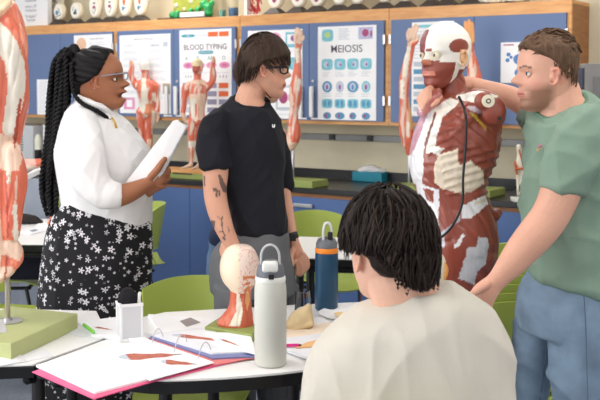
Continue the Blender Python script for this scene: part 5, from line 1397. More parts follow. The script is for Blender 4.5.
# skirt with scattered white blossoms
def floral():
    m=bpy.data.materials.new('floral_cloth'); m.use_nodes=True; nt=m.node_tree; b=nt.nodes['Principled BSDF']; N_=nt.nodes.new; L_=nt.links.new
    tc=N_('ShaderNodeTexCoord')
    def layer(scale,r0,amp,gate,off):
        mp=N_('ShaderNodeMapping'); mp.inputs['Location'].default_value=off; mp.inputs['Scale'].default_value=(1,.55,1); L_(tc.outputs['Object'],mp.inputs[0])
        v=N_('ShaderNodeTexVoronoi'); v.inputs['Scale'].default_value=scale; v.inputs['Randomness'].default_value=.85; L_(mp.outputs[0],v.inputs['Vector'])
        sc2=N_('ShaderNodeVectorMath'); sc2.operation='SCALE'; sc2.inputs['Scale'].default_value=1; L_(mp.outputs[0],sc2.inputs[0])
        su=N_('ShaderNodeVectorMath'); su.operation='SUBTRACT'; L_(sc2.outputs[0],su.inputs[0]); L_(v.outputs['Position'],su.inputs[1])
        sp=N_('ShaderNodeSeparateXYZ'); L_(su.outputs[0],sp.inputs[0])
        at=N_('ShaderNodeMath'); at.operation='ARCTAN2'; L_(sp.outputs['Z'],at.inputs[0]); L_(sp.outputs['X'],at.inputs[1])
        m5=N_('ShaderNodeMath'); m5.operation='MULTIPLY'; m5.inputs[1].default_value=5; L_(at.outputs[0],m5.inputs[0])
        co_=N_('ShaderNodeMath'); co_.operation='COSINE'; L_(m5.outputs[0],co_.inputs[0])
        th=N_('ShaderNodeMath'); th.operation='MULTIPLY_ADD'; th.inputs[1].default_value=amp; th.inputs[2].default_value=r0; L_(co_.outputs[0],th.inputs[0])
        lt=N_('ShaderNodeMath'); lt.operation='LESS_THAN'; L_(v.outputs['Distance'],lt.inputs[0]); L_(th.outputs[0],lt.inputs[1])
        gt=N_('ShaderNodeMath'); gt.operation='GREATER_THAN'; gt.inputs[1].default_value=r0*.30; L_(v.outputs['Distance'],gt.inputs[0])
        sx_2=N_('ShaderNodeSeparateColor'); L_(v.outputs['Color'],sx_2.inputs[0])
        gg=N_('ShaderNodeMath'); gg.operation='GREATER_THAN'; gg.inputs[1].default_value=gate; L_(sx_2.outputs[0],gg.inputs[0])
        a=N_('ShaderNodeMath'); a.operation='MULTIPLY'; L_(lt.outputs[0],a.inputs[0]); L_(gg.outputs[0],a.inputs[1])
        a2=N_('ShaderNodeMath'); a2.operation='MULTIPLY'; L_(a.outputs[0],a2.inputs[0]); L_(gt.outputs[0],a2.inputs[1]); return a2
    l1=layer(27,.27,.11,.10,(0,0,0)); l2=layer(48,.20,.06,.45,(.3,.1,.2)); l3=layer(34,.22,.09,.38,(.7,.4,.9))
    mx=N_('ShaderNodeMath'); mx.operation='MAXIMUM'; L_(l1.outputs[0],mx.inputs[0]); L_(l2.outputs[0],mx.inputs[1])
    mx2=N_('ShaderNodeMath'); mx2.operation='MAXIMUM'; L_(mx.outputs[0],mx2.inputs[0]); L_(l3.outputs[0],mx2.inputs[1])
    mi=N_('ShaderNodeMix'); mi.data_type='RGBA'; L_(mx2.outputs[0],mi.inputs[0]); mi.inputs[6].default_value=lin((20,19,24))+(1,); mi.inputs[7].default_value=lin((222,220,224))+(1,)
    L_(mi.outputs[2],b.inputs['Base Color']); b.inputs['Roughness'].default_value=.9; return m
bm=B()
rows(bm,[(206,65,146,D,.112,.23),(214,61,150.5,D,.128,.23),(224,53,151.5,D,.14,.18),(240,46,152,D,.155,.08),(265,42,151.5,D,.165),(300,40,150,D,.17),(340,37,147,D,.175),(400,35,144,D,.18),(470,36,142,D,.18)],ex=2.2)
garment('skirt',bm,floral(),wt_,[((.02,1),.010,6,11)],sm=4)
for d in (-.08,.08):
    bm=B(); c=P(95,484,D+d); ball(bm,(c.x+.04,c.y,.036),(.12,.042,.036),16); mk('shoe',fix(bm),BLACK,wt_,True)
HB=mat('braid_black',(18,16,18),.6,var=.3,vscale=60); HB.node_tree.nodes['Principled BSDF'].inputs['Specular IOR Level'].default_value=.25
wprof=([.1,.15,.30,.42,.5,.58,.66,.75,.82,.88,.95,1],[-.3,-.25,-.17,-.13,.04,.15,.20,.24,.26,.27,.26,.4])
bm=B()
def rid(x,y,z): return .012*math.cos((z+.35*x)*70)
headsurf(bm,wh['org'],wh['fw'],(0,0,1),S,nz=110,na=120,grow=capgrow(wprof,.055,1,seed=3,noise_=.01,extra=rid),opts=wh['o'])
cap=mk('cornrow_cap',fix(bm),HB,wt_,True)
def twist(bm,pts,r,per,seg=5,ph=0):
    pts=[Vector(p) for p in pts]; L=[0]
    for a,b in zip(pts,pts[1:]): L.append(L[-1]+(b-a).length)
    n=max(8,int(L[-1]/per*6)); 
    for s in (0,PI):
        out=[]
        for i in range(n+1):
            d=L[-1]*i/n; j=max(0,min(len(pts)-2,int(np.searchsorted(L,d))-1)); k=(d-L[j])/max(1e-6,L[j+1]-L[j]); k=min(max(k,0),1)
            c=pts[j].lerp(pts[j+1],k); t_=(pts[j+1]-pts[j]).normalized(); sd=Vector((0,1,0)).cross(t_)
            if sd.length<.1: sd=Vector((1,0,0))
            sd.normalize(); dp=t_.cross(sd); a=2*PI*d/per+s+ph; tp=1-.35*max(0,(d/L[-1]-.85)/.15)
            q=c+(sd*math.cos(a)+dp*math.sin(a))*r*.55*tp; out.append((q.x,q.y,q.z,r*.66*tp))
        tube(bm,out,seg,k=1,round_ends=False)
rnd=random.Random(5)
yl=[60,75,100,130,160,185,200,222]; xl=[54,50,47,45,42.5,40,41,47]; xr=[70,71,70,66,61.5,59,58,57]
bm=B()
for i in range(26):
    k0=rnd.random(); k1=min(1,max(0,k0+rnd.uniform(-.25,.25))); dd=rnd.uniform(-.06,.06); ye=rnd.uniform(188,222); pts=[(74-rnd.uniform(0,5),56+rnd.uniform(-6,5),D+dd*.3),(68-rnd.uniform(0,4),48.5+rnd.uniform(0,8),D+dd*.7)]
    y=60
    while y<ye:
        k=k0+(k1-k0)*(y-60)/150; a=np.interp(y,yl,xl)+2; b=np.interp(y,yl,xr)-2
        pts.append((a+(b-a)*k+math.sin(y*.05+i)*.8,y,D+dd+.01*math.sin(y*.04+i*2))); y+=12
    sm=resample(pts,3); twist(bm,[P(*p) for p in sm],.0105,.034,ph=i)
mk('braided_ponytail',fix(bm),HB,wt_,True)
bm=B(); twist(bm,[P(*p) for p in resample([(72,62,D-.07),(72,80,D-.085),(75,95,D-.1),(83,104,D-.115),(95,110,D-.12),(106,117,D-.10),(111,122,D-.09)],4)],.0085,.03); mk('loose_braid',fix(bm),HB,wt_,True)
bm=B(); ptube(bm,[(74,48,D,5),(75,54,D,7),(75,60,D,5)],12); mk('hair_tie',fix(bm),HB,wt_,True)
bm=B(); ptube(bm,[(112,118,D-.09,1.1),(114.5,122,D-.1,1.1),(116,127,D-.1,1.5)],8); mk('gold_charm',fix(bm),mat('gold',(214,176,90),.3,metal=.9),wt_,True)
bm=B(); ptube(bm,[(101,76,D-.085,.6),(113,74.5,D-.09,.7),(123,73.5,D-.075,.7),(127.5,73,D-.05,.7)],8)
for sy in (-1,1):
    dz=sy*.033; ptube(bm,[(124,72.5,D+dz-.018,.7),(127.5,72.5,D+dz,.7),(128,76,D+dz,.7),(127,79.5,D+dz,.7),(123.5,79,D+dz-.018,.7),(124,72.5,D+dz-.018,.7)],6,k=1)
mk('glasses',fix(bm),mat('grey_frame',(150,150,160),.3,metal=.5),wt_,True)
bm=B(); ball(bm,P(94.5,88,D-.085),.003,8); mk('earring',fix(bm),CHROME,wt_,True)
# papers in her hand
t=thing('paper_bundle','thick folded bundle of white papers held up by the woman with braids','paper',P(155,160,D-.13))
def slab(name,pp,th,m,parent):
    bm=B(); f=[bm.verts.new(P(*p)) for p in pp]; g=[bm.verts.new(P(*p)+Vector((.002,th,.001))) for p in pp]; face(bm,f); face(bm,g[::-1])
    n=len(pp)
    for i in range(n): face(bm,[f[i],g[i],g[(i+1)%n],f[(i+1)%n]])
    return mk(name,fix(bm),m,parent)
slab('front_page',[(126,182,D-.172),(173,121,D-.172),(177,120,D-.172),(186,127,D-.170),(168,160,D-.170),(161,172,D-.171),(151,184,D-.172)],.004,PAPER,t)
slab('page_block',[(128,183,D-.166),(174.5,121,D-.166),(187.5,126,D-.165),(170,160,D-.165),(163,173,D-.166),(153,185,D-.166)],.016,PAPER2,t)
# ------------------------------------------------------------------ man in the black T-shirt
D=3.7; S=.0037*61
mh=dict(org=P(263.5,98.5,D),fw=(1,-.10,-.07),S=S,o=dict(sx=.88,bk=.93,nose=1.05),ex=.02)
def mparts(bm):
    ptube(bm,[(254,88,D,13.5),(250,98,D,14.5),(250,108,D,18,17)],18)
    rows(bm,[(108,236,268,D,.07),(120,222,274,D,.09),(150,222,276,D,.09),(200,238,280,D,.09),(235,238,282,D,.09),(255,236,280,D,.09)])
    ptube(bm,[(221,124,D-.08,8),(215,150,D-.12,12),(215.5,170,D-.13,13),(215,186,D-.135,12),(216,200,D-.14,11.5),(220,216,D-.15,10.8),(226,232,D-.16,9),(234,247,D-.165,7.2),(240,257,D-.165,6.8)],20)
    ptube(bm,[(240,257,D-.165,7,5),(246,266,D-.165,8,5),(250,273,D-.165,7,4)],14)
    for k in range(4): ptube(bm,[(246+k*2.6,271-k*1.2,D-.165,2.6),(249+k*2.6,279-k,D-.15,2.4),(249+k*2.4,286-k,D-.135,2.1)],8)
    ptube(bm,[(253,264,D-.165,2.8),(257,270,D-.155,2.4)],8)
    # far arm, watch wrist and relaxed hand
    ptube(bm,[(272,125,D+.09,9),(279,160,D+.1,8),(283.5,188,D+.08,7),(286,208,D+.06,7.2),(290,225,D+.04,6),(293.5,240,D+.02,5.2),(296,248,D+.02,5.8,4)],18)
    ptube(bm,[(295,246,D+.02,5.5,4),(298,256,D+.02,7.5,4),(299,262,D+.02,6.8,4)],14)
    for a in (((301,257,3),(305,263,2.8),(305,270,2.6),(301,273,2.4)),((299,260,3),(302,267,2.8),(301,274,2.5),(297,274,2.3)),((296,261,2.8),(297.5,268,2.6),(296.5,274,2.4),(294,272,2.2)),((303,254,2.8),(307,260,2.6),(307.5,267,2.4),(304.5,270,2.2))):
        ptube(bm,[(p[0],p[1],D+.0+.004*i,p[2]) for i,p in enumerate(a)],8)
    ptube(bm,[(292.5,250,D-.0,3),(291,258,D-.012,2.8),(292.5,265,D-.015,2.4)],8)
    for d,x in ((-.07,236),(.07,276)): ptube(bm,[(x,250,D+d,17),(x,330,D+d,15),(x,400,D+d,12),(x,490,D+d,9),(x,500,D+d,9)],14)
nearc=lambda co:(co[:,1]<3.62)
tat=[]
TI=(66,58,60)
for pl in ([(218,174),(221,175),(224,182),(228,189),(226,193),(223,192),(220,185)],[(213,188),(216,188),(219,191),(218,193),(215,191),(213,192)],[(215,192),(217,193),(218,198),(216,197)],[(219,190),(220.5,191),(220,196),(218.5,196)],
           [(211,220),(215,221),(215,227),(213,231),(210.5,228)],[(217,216),(219,217),(221,219),(222,215),(223,216),(222,221),(219,219)],[(221,221),(222.4,221),(223,231),(226,236),(225,237),(222,232)],[(219,231),(224,231),(223,232.5),(219,232.5)],[(222,238),(224,235),(226,240),(224.5,241)],[(212,231),(213,231),(216,236),(215,236)],[(227,226),(228.5,228),(230,231),(229,232)],[(203.5,176),(205,176),(205.5,186),(204,186)]):
    tat.append((pl,TI,.85,nearc))
m_t,m_b,fw,lf,up=person('man in a black T-shirt and grey trousers with tattooed arm, looking right',P(255,500,D),mparts,mh,(214,160,134),
   lips=(190,110,100),brow=(58,42,34),stub=((190,140,118),.3),paints=tat,cheek=(222,140,118))
eyes(m_t,mh['org'],fw,lf,up,S,.88,mat('iris_dark',(0,0,0)),m_b)
BT_=cloth('black_cotton',(17,19,29),.08)
bm=B()
rows(bm,[(102,232,269,D,.08,.12,.32),(105.5,226,272,D,.095,.08,.22),(112,216,275,D,.105,0,.1),(118,209,277.5,D,.11),(130,207,280,D,.12),(148,208,283,D,.125),(165,212,282.5,D,.125),(180,219,283,D,.12),(200,227,285,D,.12),(215,230,286.5,D,.12),(226,232,287,D,.12),(231,233,286.5,D,.118)],ex=2.4)
ptube(bm,[(224,117,D-.06,12,12),(213,130,D-.11,13,13),(212.5,145,D-.125,15,14),(214,158,D-.13,15.5,14),(214.6,167,D-.13,15.6,14.5)],22,round_ends=False)
ptube(bm,[(268,118,D+.07,11),(276,140,D+.1,10),(281,162,D+.1,9),(283,178,D+.09,8.5),(283.6,190,D+.085,8.2)],16,round_ends=False)
garment('t_shirt',bm,BT_,m_t,[((.35,-1),.008,11,5),((-.6,-.8),.006,14,9)],sm=3)
bm=B(); 
pts=[]
for i in range(25):
    a=2*PI*i/24; c=P(251,101.5,D); pts.append((c.x+math.cos(a)*.068,c.y+math.sin(a)*.076,c.z+.002-math.cos(a)*.008+.025*math.sin(a),.0055,.0055))
tube(bm,pts,8,k=1); mk('neckband',fix(bm),BT_,m_t,True)
bm=B(); c=P(273.5,126.5,D-.127)
for px_,py_,w_,h_ in ((272.6,125.6,.9,2.2),(274.6,125.6,.9,2.2),(273.6,127,2.2,.8)):
    q=P(px_,py_,D-.122); box(bm,q,(w_*.0037,.012,h_*.0037))
mk('chest_emblem',fix(bm),PAPER,m_t,label='small white chest emblem')
GP=cloth('grey_trouser',(100,102,106),.05)
bm=B(); rows(bm,[(222,238,284,D,.10),(230,232,286,D,.112),(240,224,289,D,.125),(252,214,291,D,.135),(265,211,294,D,.14),(278,211,296,D,.14),(292,212,297,D,.135)],ex=2.4)
for d,x in ((-.065,236),(.065,276)): ptube(bm,[(x,285,D+d,23,24),(x,340,D+d,21),(x,400,D+d,18),(x,470,D+d,15),(x,495,D+d,14.5)],18,round_ends=False)
garment('trousers',bm,GP,m_t,[((.5,-1),.009,9,15)],sm=3,vox=.007)
for d,x in ((-.065,236),(.065,276)):
    bm=B(); c=P(x+8,500,D+d); ball(bm,(c.x+.02,c.y,.042),(.14,.05,.041),16); mk('shoe',fix(bm),BLACK,m_t,True)
bm=B(); w0=P(291.8,236.5,D+.025); ax=(P(294,243,D+.02)-P(289.5,230,D+.03)).normalized()
sd=ax.cross(Vector((0,1,0))).normalized(); dp=ax.cross(sd)
def band(bm,c,ax,sd,dp,r1,r2,h):
    rr=[ringpts(c+ax*h*k,sd,dp,r1*q,r2*q,20) for k,q in ((-.5,.93),(-.45,1),(.45,1),(.5,.93))]; skin_rings(bm,rr)
band(bm,w0,ax,sd,dp,.0245,.024,.026); wtc=mk('watch',fix(bm),mat('black_rubber',(30,30,34),.5),m_t,60)
bm=B(); q=w0+Vector((.004,-.024,0)); box(bm,q,(.024,.008,.028),bev=.003); mk('watch_case',fix(bm),BLACK,wtc)
HM=hair_mat('dark_brown_hair',(60,45,37),.6)
mprof=([.1,.15,.30,.38,.46,.54,.60,.66,.72,.80,.86,1],[-.36,-.30,-.22,-.16,-.10,.02,.10,.30,.46,.6,.6,.6])
bm=B(); headsurf(bm,mh['org'],mh['fw'],(0,0,1),S,grow=capgrow(mprof,.075,1,seed=5,noise_=.03),opts=mh['o'])
o_=Vector(mh['org'])
def mflow(x,y,z):
    if x>-.02: return (1.0,.1*(1 if y>0 else -1),-.35-.9*max(0,x))
    return (-.35,0,-1.0) if z<.8 else (.2 if x>-.15 else -.7,0,-.5)
locks(bm,o_,fw,lf,up,S,mprof,.16,1100,.36,.0125,mflow,zmin=.20,seed=11,bk=.95,sx=.86,zr=(.34,1))
mk('hair',fix(bm),HM,m_t,True)
bm=B(); ptube(bm,[(266,68,D-.08,.8),(274,67.5,D-.083,1.0),(281,67,D-.075,1.1)],8)
for sy in (-1,1):
    dz=sy*.032; ptube(bm,[(280,66.5,D+dz-.03,1.2),(286,67,D+dz-.012,1.2),(288,68,D+dz-.004,1.1),(287.5,72.5,D+dz-.004,.9),(284,74,D+dz-.016,.9),(280.5,72.5,D+dz-.03,.9),(280,66.5,D+dz-.03,1.2)],6,k=1)
mk('glasses',fix(bm),BLACK,m_t,True)
# ------------------------------------------------------------------ person hidden behind him
D=4.35; S=.235
hh_=dict(org=P(258,104,D),fw=(1,.1,0),S=S,o=dict(bk=.9))
def hparts(bm):
    ptube(bm,[(254,94,D,11),(252,112,D,14)],14)
    rows(bm,[(112,240,266,D,.08),(130,236,268,D,.10),(180,236,268,D,.10),(225,232,268,D,.10),(250,228,262,D,.10)])
    for d,x in ((-.08,222),(.08,240)): ptube(bm,[(x+6,245,D+d,10),(x,320,D+d,8),(x,400,D+d,7),(x,436,D+d,6)],12)
    for d in (-.14,.14): 
        ptube(bm,[(248,125,D+d,7),(244,165,D+d,6),(250,200,D+d,5),(258,210,D+d*.9,4.5)],12)
        for k in range(4): ptube(bm,[(258+k,207+k*2,D+d*.9,2),(264+k,208+k*2,D+d*.9,1.8),(266,211+k*2,D+d*.85,1.6)],6)
        ptube(bm,[(259,206,D+d*.9,2),(263,202,D+d*.85,1.7)],6)
h_t,h_b,fw,lf,up=person('person in blue jeans almost hidden behind the man in the black T-shirt',P(240,440,D),hparts,hh_,(206,156,130),vox=.006,lips=(180,110,100),brow=(50,40,34))
eyes(h_t,hh_['org'],fw,lf,up,S,1,mat('iris_dark',(0,0,0)),h_b)
bm=B(); headsurf(bm,hh_['org'],hh_['fw'],(0,0,1),S,nz=40,na=48,grow=capgrow(mprof,.05,1),opts=hh_['o']); mk('hair',fix(bm),HM,h_t,True)
bm=B(); rows(bm,[(112,238,268,D,.09),(130,232,270,D,.115),(180,232,270,D,.115),(215,222,268,D,.12),(232,209,266,D,.13),(243,209,264,D,.13)],ex=2.3)
for d in (-.13,.13): ptube(bm,[(248,122,D+d,9),(244,165,D+d,8),(249,194,D+d,7)],14,round_ends=False)
garment('sweater',bm,cloth('navy_knit',(34,46,78),.08),h_t,sm=3,vox=.01)
JE=cloth('blue_denim',(96,124,156),.12)
bm=B(); rows(bm,[(236,211,262,D,.12),(255,209,262,D,.13),(270,208,260,D,.13)],ex=2.3)
for d,x in ((-.07,219),(.07,238)): ptube(bm,[(x,262,D+d,11,14),(x,320,D+d,10.5),(x,400,D+d,9.5),(x,432,D+d,9)],14,round_ends=False)
garment('jeans',bm,JE,h_t,[((.6,-.6),.01,10,3)],sm=3,vox=.008)
for d,x in ((-.07,219),(.07,238)):
    bm=B(); c=P(x,440,D+d); ball(bm,(c.x+.03,c.y,.04),(.13,.045,.039),14); mk('shoe',fix(bm),mat('tan_shoe',(140,90,56),.6),h_t,True)
# ------------------------------------------------------------------ man in the green T-shirt
D=2.95; S=.00295*79
rh=dict(org=P(551,112.5,D),fw=(-1,-.08,-.02),S=S,o=dict(bk=.64,nose=1.0,sx=1.06),ex=.07,ek=1.1)
def rparts(bm):
    ptube(bm,[(560,92,D,21,19),(561,103,D,23,21),(566,118,D,30,22)],20)
    rows(bm,[(118,545,605,D,.09),(140,542,612,D,.10),(200,542,606,D,.10),(260,546,602,D,.10),(292,546,600,D,.10)])
    ptube(bm,[(592,128,D-.13,20),(572,165,D-.16,20),(562,188,D-.175,20.5),(556,204,D-.18,19.5),(548,219,D-.19,19),(537,233,D-.2,18.6),(524,248,D-.205,17),(511,264,D-.21,14),(500,277,D-.215,10.8,9),(493,285,D-.215,10,7)],22)
    ptube(bm,[(494,283,D-.215,10,7),(485,293,D-.215,13,7),(479,300,D-.21,12,6.5)],16)
    for a in (((473,296,4.2),(468,303,4),(466,312,3.6),(468,319,3.2)),((478,300,4.4),(474,309,4),(472,318,3.7),(474,325,3.3)),((484,303,4.4),(481,312,4),(479,320,3.7),(481,327,3.2)),((490,303,4),(488,311,3.7),(487,318,3.4),(489,323,3))):
        ptube(bm,[(p[0],p[1],D-.215+.006*i,p[2]) for i,p in enumerate(a)],10)
    ptube(bm,[(487,284,D-.23,4.6),(478,290,D-.245,4.2),(470,296,D-.25,3.6)],10)
    # far arm behind the model's neck
    ptube(bm,[(545,122,D+.12,15),(530,108,D+.2,12.5),(512,98,D+.27,11.5),(495,92,D+.32,10),(481,87,D+.35,8),(470,84,D+.36,7.5,5),(458,84,D+.33,7,5),(446,87,D+.26,7.5,5),(438,90,D+.18,8,5)],20)
    for k in range(4): ptube(bm,[(438-k*1.2,86+k*3,D+.17-k*.01,3.2),(430-k*.5,88+k*3.4,D+.10-k*.012,3),(423+k*.2,93+k*3.6,D+.06-k*.012,2.8),(418+k*1.4,100+k*3.2,D+.04-k*.012,2.4)],8)
    ptube(bm,[(444,93,D+.2,3),(438,100,D+.09,2.8),(432,106,D+.04,2.4)],8)
    for d,x,x2 in ((.09,549,525),(-.09,584,586)): ptube(bm,[(x,312,D+d*.8,16),(x2+6,400,D+d,15),(x2,500,D+d,13),(x2,600,D+d,10)],14)
r_t,r_b,fw,lf,up=person('man in a sage green T-shirt and blue jeans, beard stubble, arm behind the torso model',P(570,612,D),rparts,rh,(222,168,144),
   lips=(196,120,108),brow=(96,68,50),stub=((120,82,60),.75),cheek=(228,140,122),vox=.0036)
eyes(r_t,rh['org'],fw,lf,up,S,1.06,mat('iris_blue',(56,72,84),.2),r_b,(220,166,142))
GT=cloth('sage_cotton',(128,152,135),.05)
bm=B()
rows(bm,[(106,539,587,D,.085,-.34,.38),(110,534,600,D,.11,-.28,.28),(118,529,612,D,.13,-.1,.1),(129,529,620,D,.14),(150,528,622,D,.15),(172,526.5,620,D,.15),(200,526,616,D,.145),(225,526,614,D,.145),(250,528,612,D,.15),(268,529,612,D,.15,.12),(280,530,612,D,.15,.27),(284,531,612,D,.148,.3)],ex=2.3)
ptube(bm,[(598,122,D-.11,22,20),(585,138,D-.14,27,23),(573,158,D-.165,26.5,23),(564.5,176,D-.172,24,22),(561,191,D-.176,22.8,21.5)],24,round_ends=False)
ptube(bm,[(552,122,D+.08,18),(540,116,D+.15,15),(531,112,D+.19,14)],16,round_ends=False)
garment('t_shirt',bm,GT,r_t,[((-.75,-.55),.010,9,25),((.9,-.35),.010,10,31),((.2,-1),.005,14,2)],sm=3)
bm=B(); pts=[]
for i in range(29):
    a=2*PI*i/28; c=P(561.5,105,D); pts.append((c.x+math.cos(a)*.071,c.y+math.sin(a)*.078,c.z-.0+math.cos(a)*.026+.032*math.sin(a),.0075,.0075))
tube(bm,pts,8,k=1); mk('neckband',fix(bm),cloth('sage_rib',(106,138,118),.04),r_t,True)
bm=B()
for px_,py_,mi_ in ((539,146.5,0),(541,145.5,0),(538,150,1),(540,148.5,1)):
    q=P(px_,py_,D-.135); ball(bm,q,(.0035,.012,.004),8,mi_)
mk('chest_emblem',fix(bm),[mat('dusty_pink',(176,120,136),.7),mat('tan_thread',(190,160,120),.7)],r_t,label='tiny pink and tan chest emblem')
bm=B(); ptube(bm,[(580,104,D-.113,.55),(579,116,D-.135,.55),(578,128,D-.165,.55),(577,138,D-.17,.55)],6); ptube(bm,[(582,104,D-.113,.4),(581,116,D-.135,.4),(580,128,D-.165,.4)],6); mk('shoulder_seam',fix(bm),cloth('sage_thread',(160,186,166),.02),r_t,True)
JB=cloth('light_denim',(122,144,166),.22)
bm=B(); rows(bm,[(264,545,600,D,.11,.2),(276,537,606,D,.135,.28),(289,527,612,D,.142,.2),(302,521,616,D,.155),(318,520,617,D,.155),(330,520,617,D,.15)],ex=2.4)
ptube(bm,[(544,310,D+.08,25,26),(534,350,D+.09,21.5,24),(528,400,D+.09,19.5,22),(524,480,D+.09,18,19),(522,590,D+.09,17,17)],20,round_ends=False)
ptube(bm,[(582,310,D-.07,37,30),(582,350,D-.09,32,28),(583,400,D-.1,29,26),(586,480,D-.1,25,22),(588,590,D-.1,21,20)],20,round_ends=False)
garment('jeans',bm,JB,r_t,[((1,-.4),.012,9,41),((.1,1),.009,8,5)],sm=3,vox=.007)
bm=B(); ptube(bm,[(584,296,D-.163,.5),(586,330,D-.175,.5),(587,370,D-.19,.5),(588,400,D-.195,.5)],6)
ptube(bm,[(549,340,D+.005,.5),(544,370,D+.01,.5),(540,400,D+.015,.5)],6); mk('seam',fix(bm),cloth('denim_thread',(84,106,130),.02),r_t,True)
for d,x in ((.09,520),(-.1,586)):
    bm=B(); c=P(x-6,610,D+d); ball(bm,(c.x-.03,c.y,.045),(.15,.05,.044),16); mk('shoe',fix(bm),mat('white_shoe',(220,220,218),.6),r_t,True)
HR=hair_mat('brown_hair',(98,74,56),.55)
rprof=([.1,.15,.30,.40,.50,.56,.62,.68,.74,.80,.86,1],[-.5,-.40,-.24,-.14,-.01,.05,.09,.15,.26,.34,.6,.6])
bm=B(); 
def fade(x,y,z): return -.042*max(0,min(1,(.78-z)/.2))
headsurf(bm,rh['org'],rh['fw'],(0,0,1),S,grow=capgrow(rprof,.05,1,seed=8,noise_=.02,extra=fade),opts=rh['o'])
o_=Vector(rh['org'])
locks(bm,o_,fw,lf,up,S,rprof,.13,520,.13,.014,lambda x,y,z:(.9,.15*math.sin(y*30),.15 if x<.2 else -.05),seed=21,bk=.70,zr=(.72,1),steps=5)
locks(bm,o_,fw,lf,up,S,rprof,.16,90,.16,.015,lambda x,y,z:(1,.1*math.sin(y*30),.0),seed=23,bk=.70,zr=(.80,.96),steps=5,root=lambda x,y,z:x>.12)
locks(bm,o_,fw,lf,up,S,rprof,.035,700,.09,.008,lambda x,y,z:(-.2,.1*math.sin(y*30),-1),seed=25,bk=.60,zr=(.34,.80),steps=4)
mk('hair',fix(bm),HR,r_t,True)
# ------------------------------------------------------------------ seated student
D=2.35; S=.00235*107
sh=dict(org=P(388,303,D),fw=(-.45,.89,-.06),S=S,o=dict(bk=.95),ex=-.04,ek=1.3)
def sparts(bm):
    ptube(bm,[(396,268,D-.01,33,30),(402,286,D-.01,34,31),(408,302,D,37,32),(412,316,D,52,34)],22)
    rows(bm,[(312,372,450,D,.08),(330,350,478,D,.10),(380,335,485,D,.10),(450,345,475,D,.10),(520,345,475,D,.12)])
    for sx2 in (-1,1):
        cx=408+sx2*76
        ptube(bm,[(cx-sx2*10,350,D,15),(cx+sx2*2,380,D+.0,19),(cx+sx2*2,425,D+.02,17),(cx-sx2*8,455,D+.10,14),(cx-sx2*22,462,D+.24,11),(cx-sx2*30,462,D+.30,10,7)],16)
        for k in range(4): ptube(bm,[(cx-sx2*(26+k*5),462,D+.32,4),(cx-sx2*(27+k*5),461,D+.37,3.6),(cx-sx2*(27+k*5),466,D+.40,3.2)],8)
        ptube(bm,[(cx-sx2*42,458,D+.30,4),(cx-sx2*48,456,D+.34,3.5)],8)
        a=Vector(P(408+sx2*38,540,D)); x=a.x
        tube(bm,[(x,D-.02,.55,.085),(x+sx2*.03,D+.2,.545,.08),(x+sx2*.04,D+.42,.535,.062),(x+sx2*.04,D+.46,.40,.056),(x+sx2*.03,D+.43,.2,.045),(x+sx2*.03,D+.42,.07,.036)],16)
s_t,s_b,fw,lf,up=person('seated student with shaggy dark hair in a cream T-shirt, seen from behind',(P(408,500,D).x,D,0),sparts,sh,(226,178,154),
   lips=(190,120,110),brow=(50,38,32),vox=.004)
eyes(s_t,sh['org'],fw,lf,up,S,1,mat('iris_dark',(0,0,0)),s_b)
CS=cloth('cream_cotton',(206,200,188),.02)
bm=B()
rows(bm,[(297,377,447,D-.0,.082,-.16),(301,366,458,D,.10,-.17),(306,354,470,D,.115,-.17),(313,342,482,D,.125,-.16),(324,330,493,D,.135,-.10),(340,320,502,D,.14,-.05),(358,312,508,D,.145),(380,306,512,D,.145),(402,304,514,D,.145),(440,318,505,D,.14),(490,325,495,D,.14),(525,328,492,D,.14)],ex=2.5,seg=40)
for sx2 in (-1,1):
    cx=408+sx2*77
    ptube(bm,[(cx-sx2*24,345,D,22),(cx-sx2*4,364,D-.0,26),(cx+sx2*0,380,D+.0,28),(cx+sx2*1,404,D+.01,28)],22,round_ends=False)
garment('t_shirt',bm,CS,s_t,[((.5,1),.012,6,51),((-.6,.9),.009,8,13),((.15,-1),.006,10,3)],sm=3)
bm=B(); pts=[]
for i in range(33):
    a=2*PI*i/32; c=P(411,296.5,D); pts.append((c.x+math.cos(a)*.083,c.y+math.sin(a)*.080,c.z+.16*math.cos(a)*.083-.002,.008,.008))
tube(bm,pts,8,k=1); mk('neckband',fix(bm),cloth('cream_rib',(190,184,170),.02),s_t,True)
bm=B()
for sx2 in (-1,1):
    x=P(408+sx2*38,540,D).x
    tube(bm,[(x,D-.04,.555,.105),(x+sx2*.03,D+.2,.55,.095),(x+sx2*.04,D+.42,.54,.078),(x+sx2*.04,D+.47,.42,.07),(x+sx2*.03,D+.44,.2,.06),(x+sx2*.03,D+.43,.10,.058)],18)
garment('trousers',bm,cloth('dark_denim',(50,60,84),.1),s_t,vox=.01)
for sx2 in (-1,1):
    x=P(408+sx2*38,540,D).x; bm=B(); ball(bm,(x+sx2*.03,D+.48,.043),(.048,.14,.042),16); mk('shoe',fix(bm),BLACK,s_t,True)
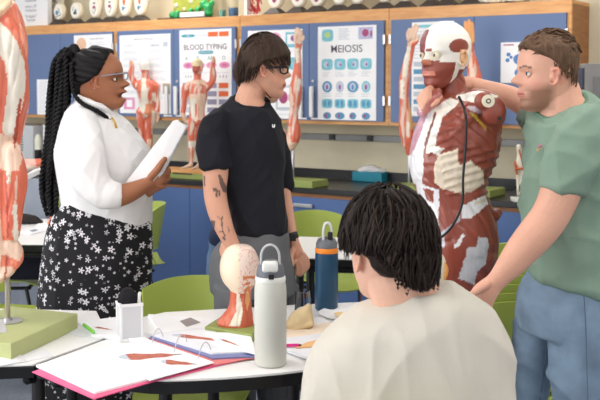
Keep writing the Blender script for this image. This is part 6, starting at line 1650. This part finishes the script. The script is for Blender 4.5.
HS=hair_mat('black_brown_hair',(36,26,22),.5)
sprof=([.0,.08,.14,.30,.38,.46,.54,.60,.66,.72,.80,.86,1],[-.6,-.5,-.28,-.20,-.17,-.16,-.10,.12,.30,.46,.6,.6,.6])
bm=B(); headsurf(bm,sh['org'],sh['fw'],(0,0,1),S,nz=80,na=96,grow=capgrow(sprof,.085,1,seed=15,noise_=.04),opts=sh['o'])
o_=Vector(sh['org'])
def sflow(x,y,z):
    wx,wy=-.12,.0
    dx,dy=x-wx,y-wy; l=math.hypot(dx,dy)+1e-3
    return (dx/l*1.0*max(.05,(z-.4))*1.6,dy/l*1.0*max(.05,(z-.4))*1.6,-.55-.6*(1-z))
locks(bm,o_,fw,lf,up,S,sprof,.26,1700,.46,.0145,sflow,seed=31,bk=.95,zr=(.26,1.0),steps=9,zmin=lambda q:.17+.5*max(0,min(.13,q.y-.02))+1.7*max(0,min(.15,q.y-.15)),curl=.5)
locks(bm,o_,fw,lf,up,S,sprof,.14,160,.22,.016,lambda x,y,z:(-.2,.2*math.sin(x*40),-1),seed=33,bk=.95,zr=(.28,.42),steps=6,zmin=.15,root=lambda x,y,z:y<.05)
mk('hair',fix(bm),HS,s_t,True)
# ================================================================== LIGHT
w=bpy.data.worlds.new('w'); sc.world=w; w.use_nodes=True
w.node_tree.nodes['Background'].inputs[0].default_value=(1.0,.98,.96,1); w.node_tree.nodes['Background'].inputs[1].default_value=1.0
# added area lamp at the left for guessed daylight; no windows are modelled
def area(name,loc,rot,sz,e,col=(1,1,1)):
    l=bpy.data.lights.new(name,'AREA'); l.shape='RECTANGLE'; l.size,l.size_y=sz; l.energy=e; l.color=col
    o=bpy.data.objects.new(name,l); COL.objects.link(o); o.location=loc; o.rotation_euler=rot; return o
area('left_fill_light',(-4.6,1.5,1.7),(R_(90),0,R_(-70)),(4,1.8),110,(.97,.98,1))
sc.view_settings.view_transform='Standard'; sc.view_settings.look='None'; sc.view_settings.gamma=1; sc.view_settings.use_curve_mapping=False
sc.view_settings.exposure=.12
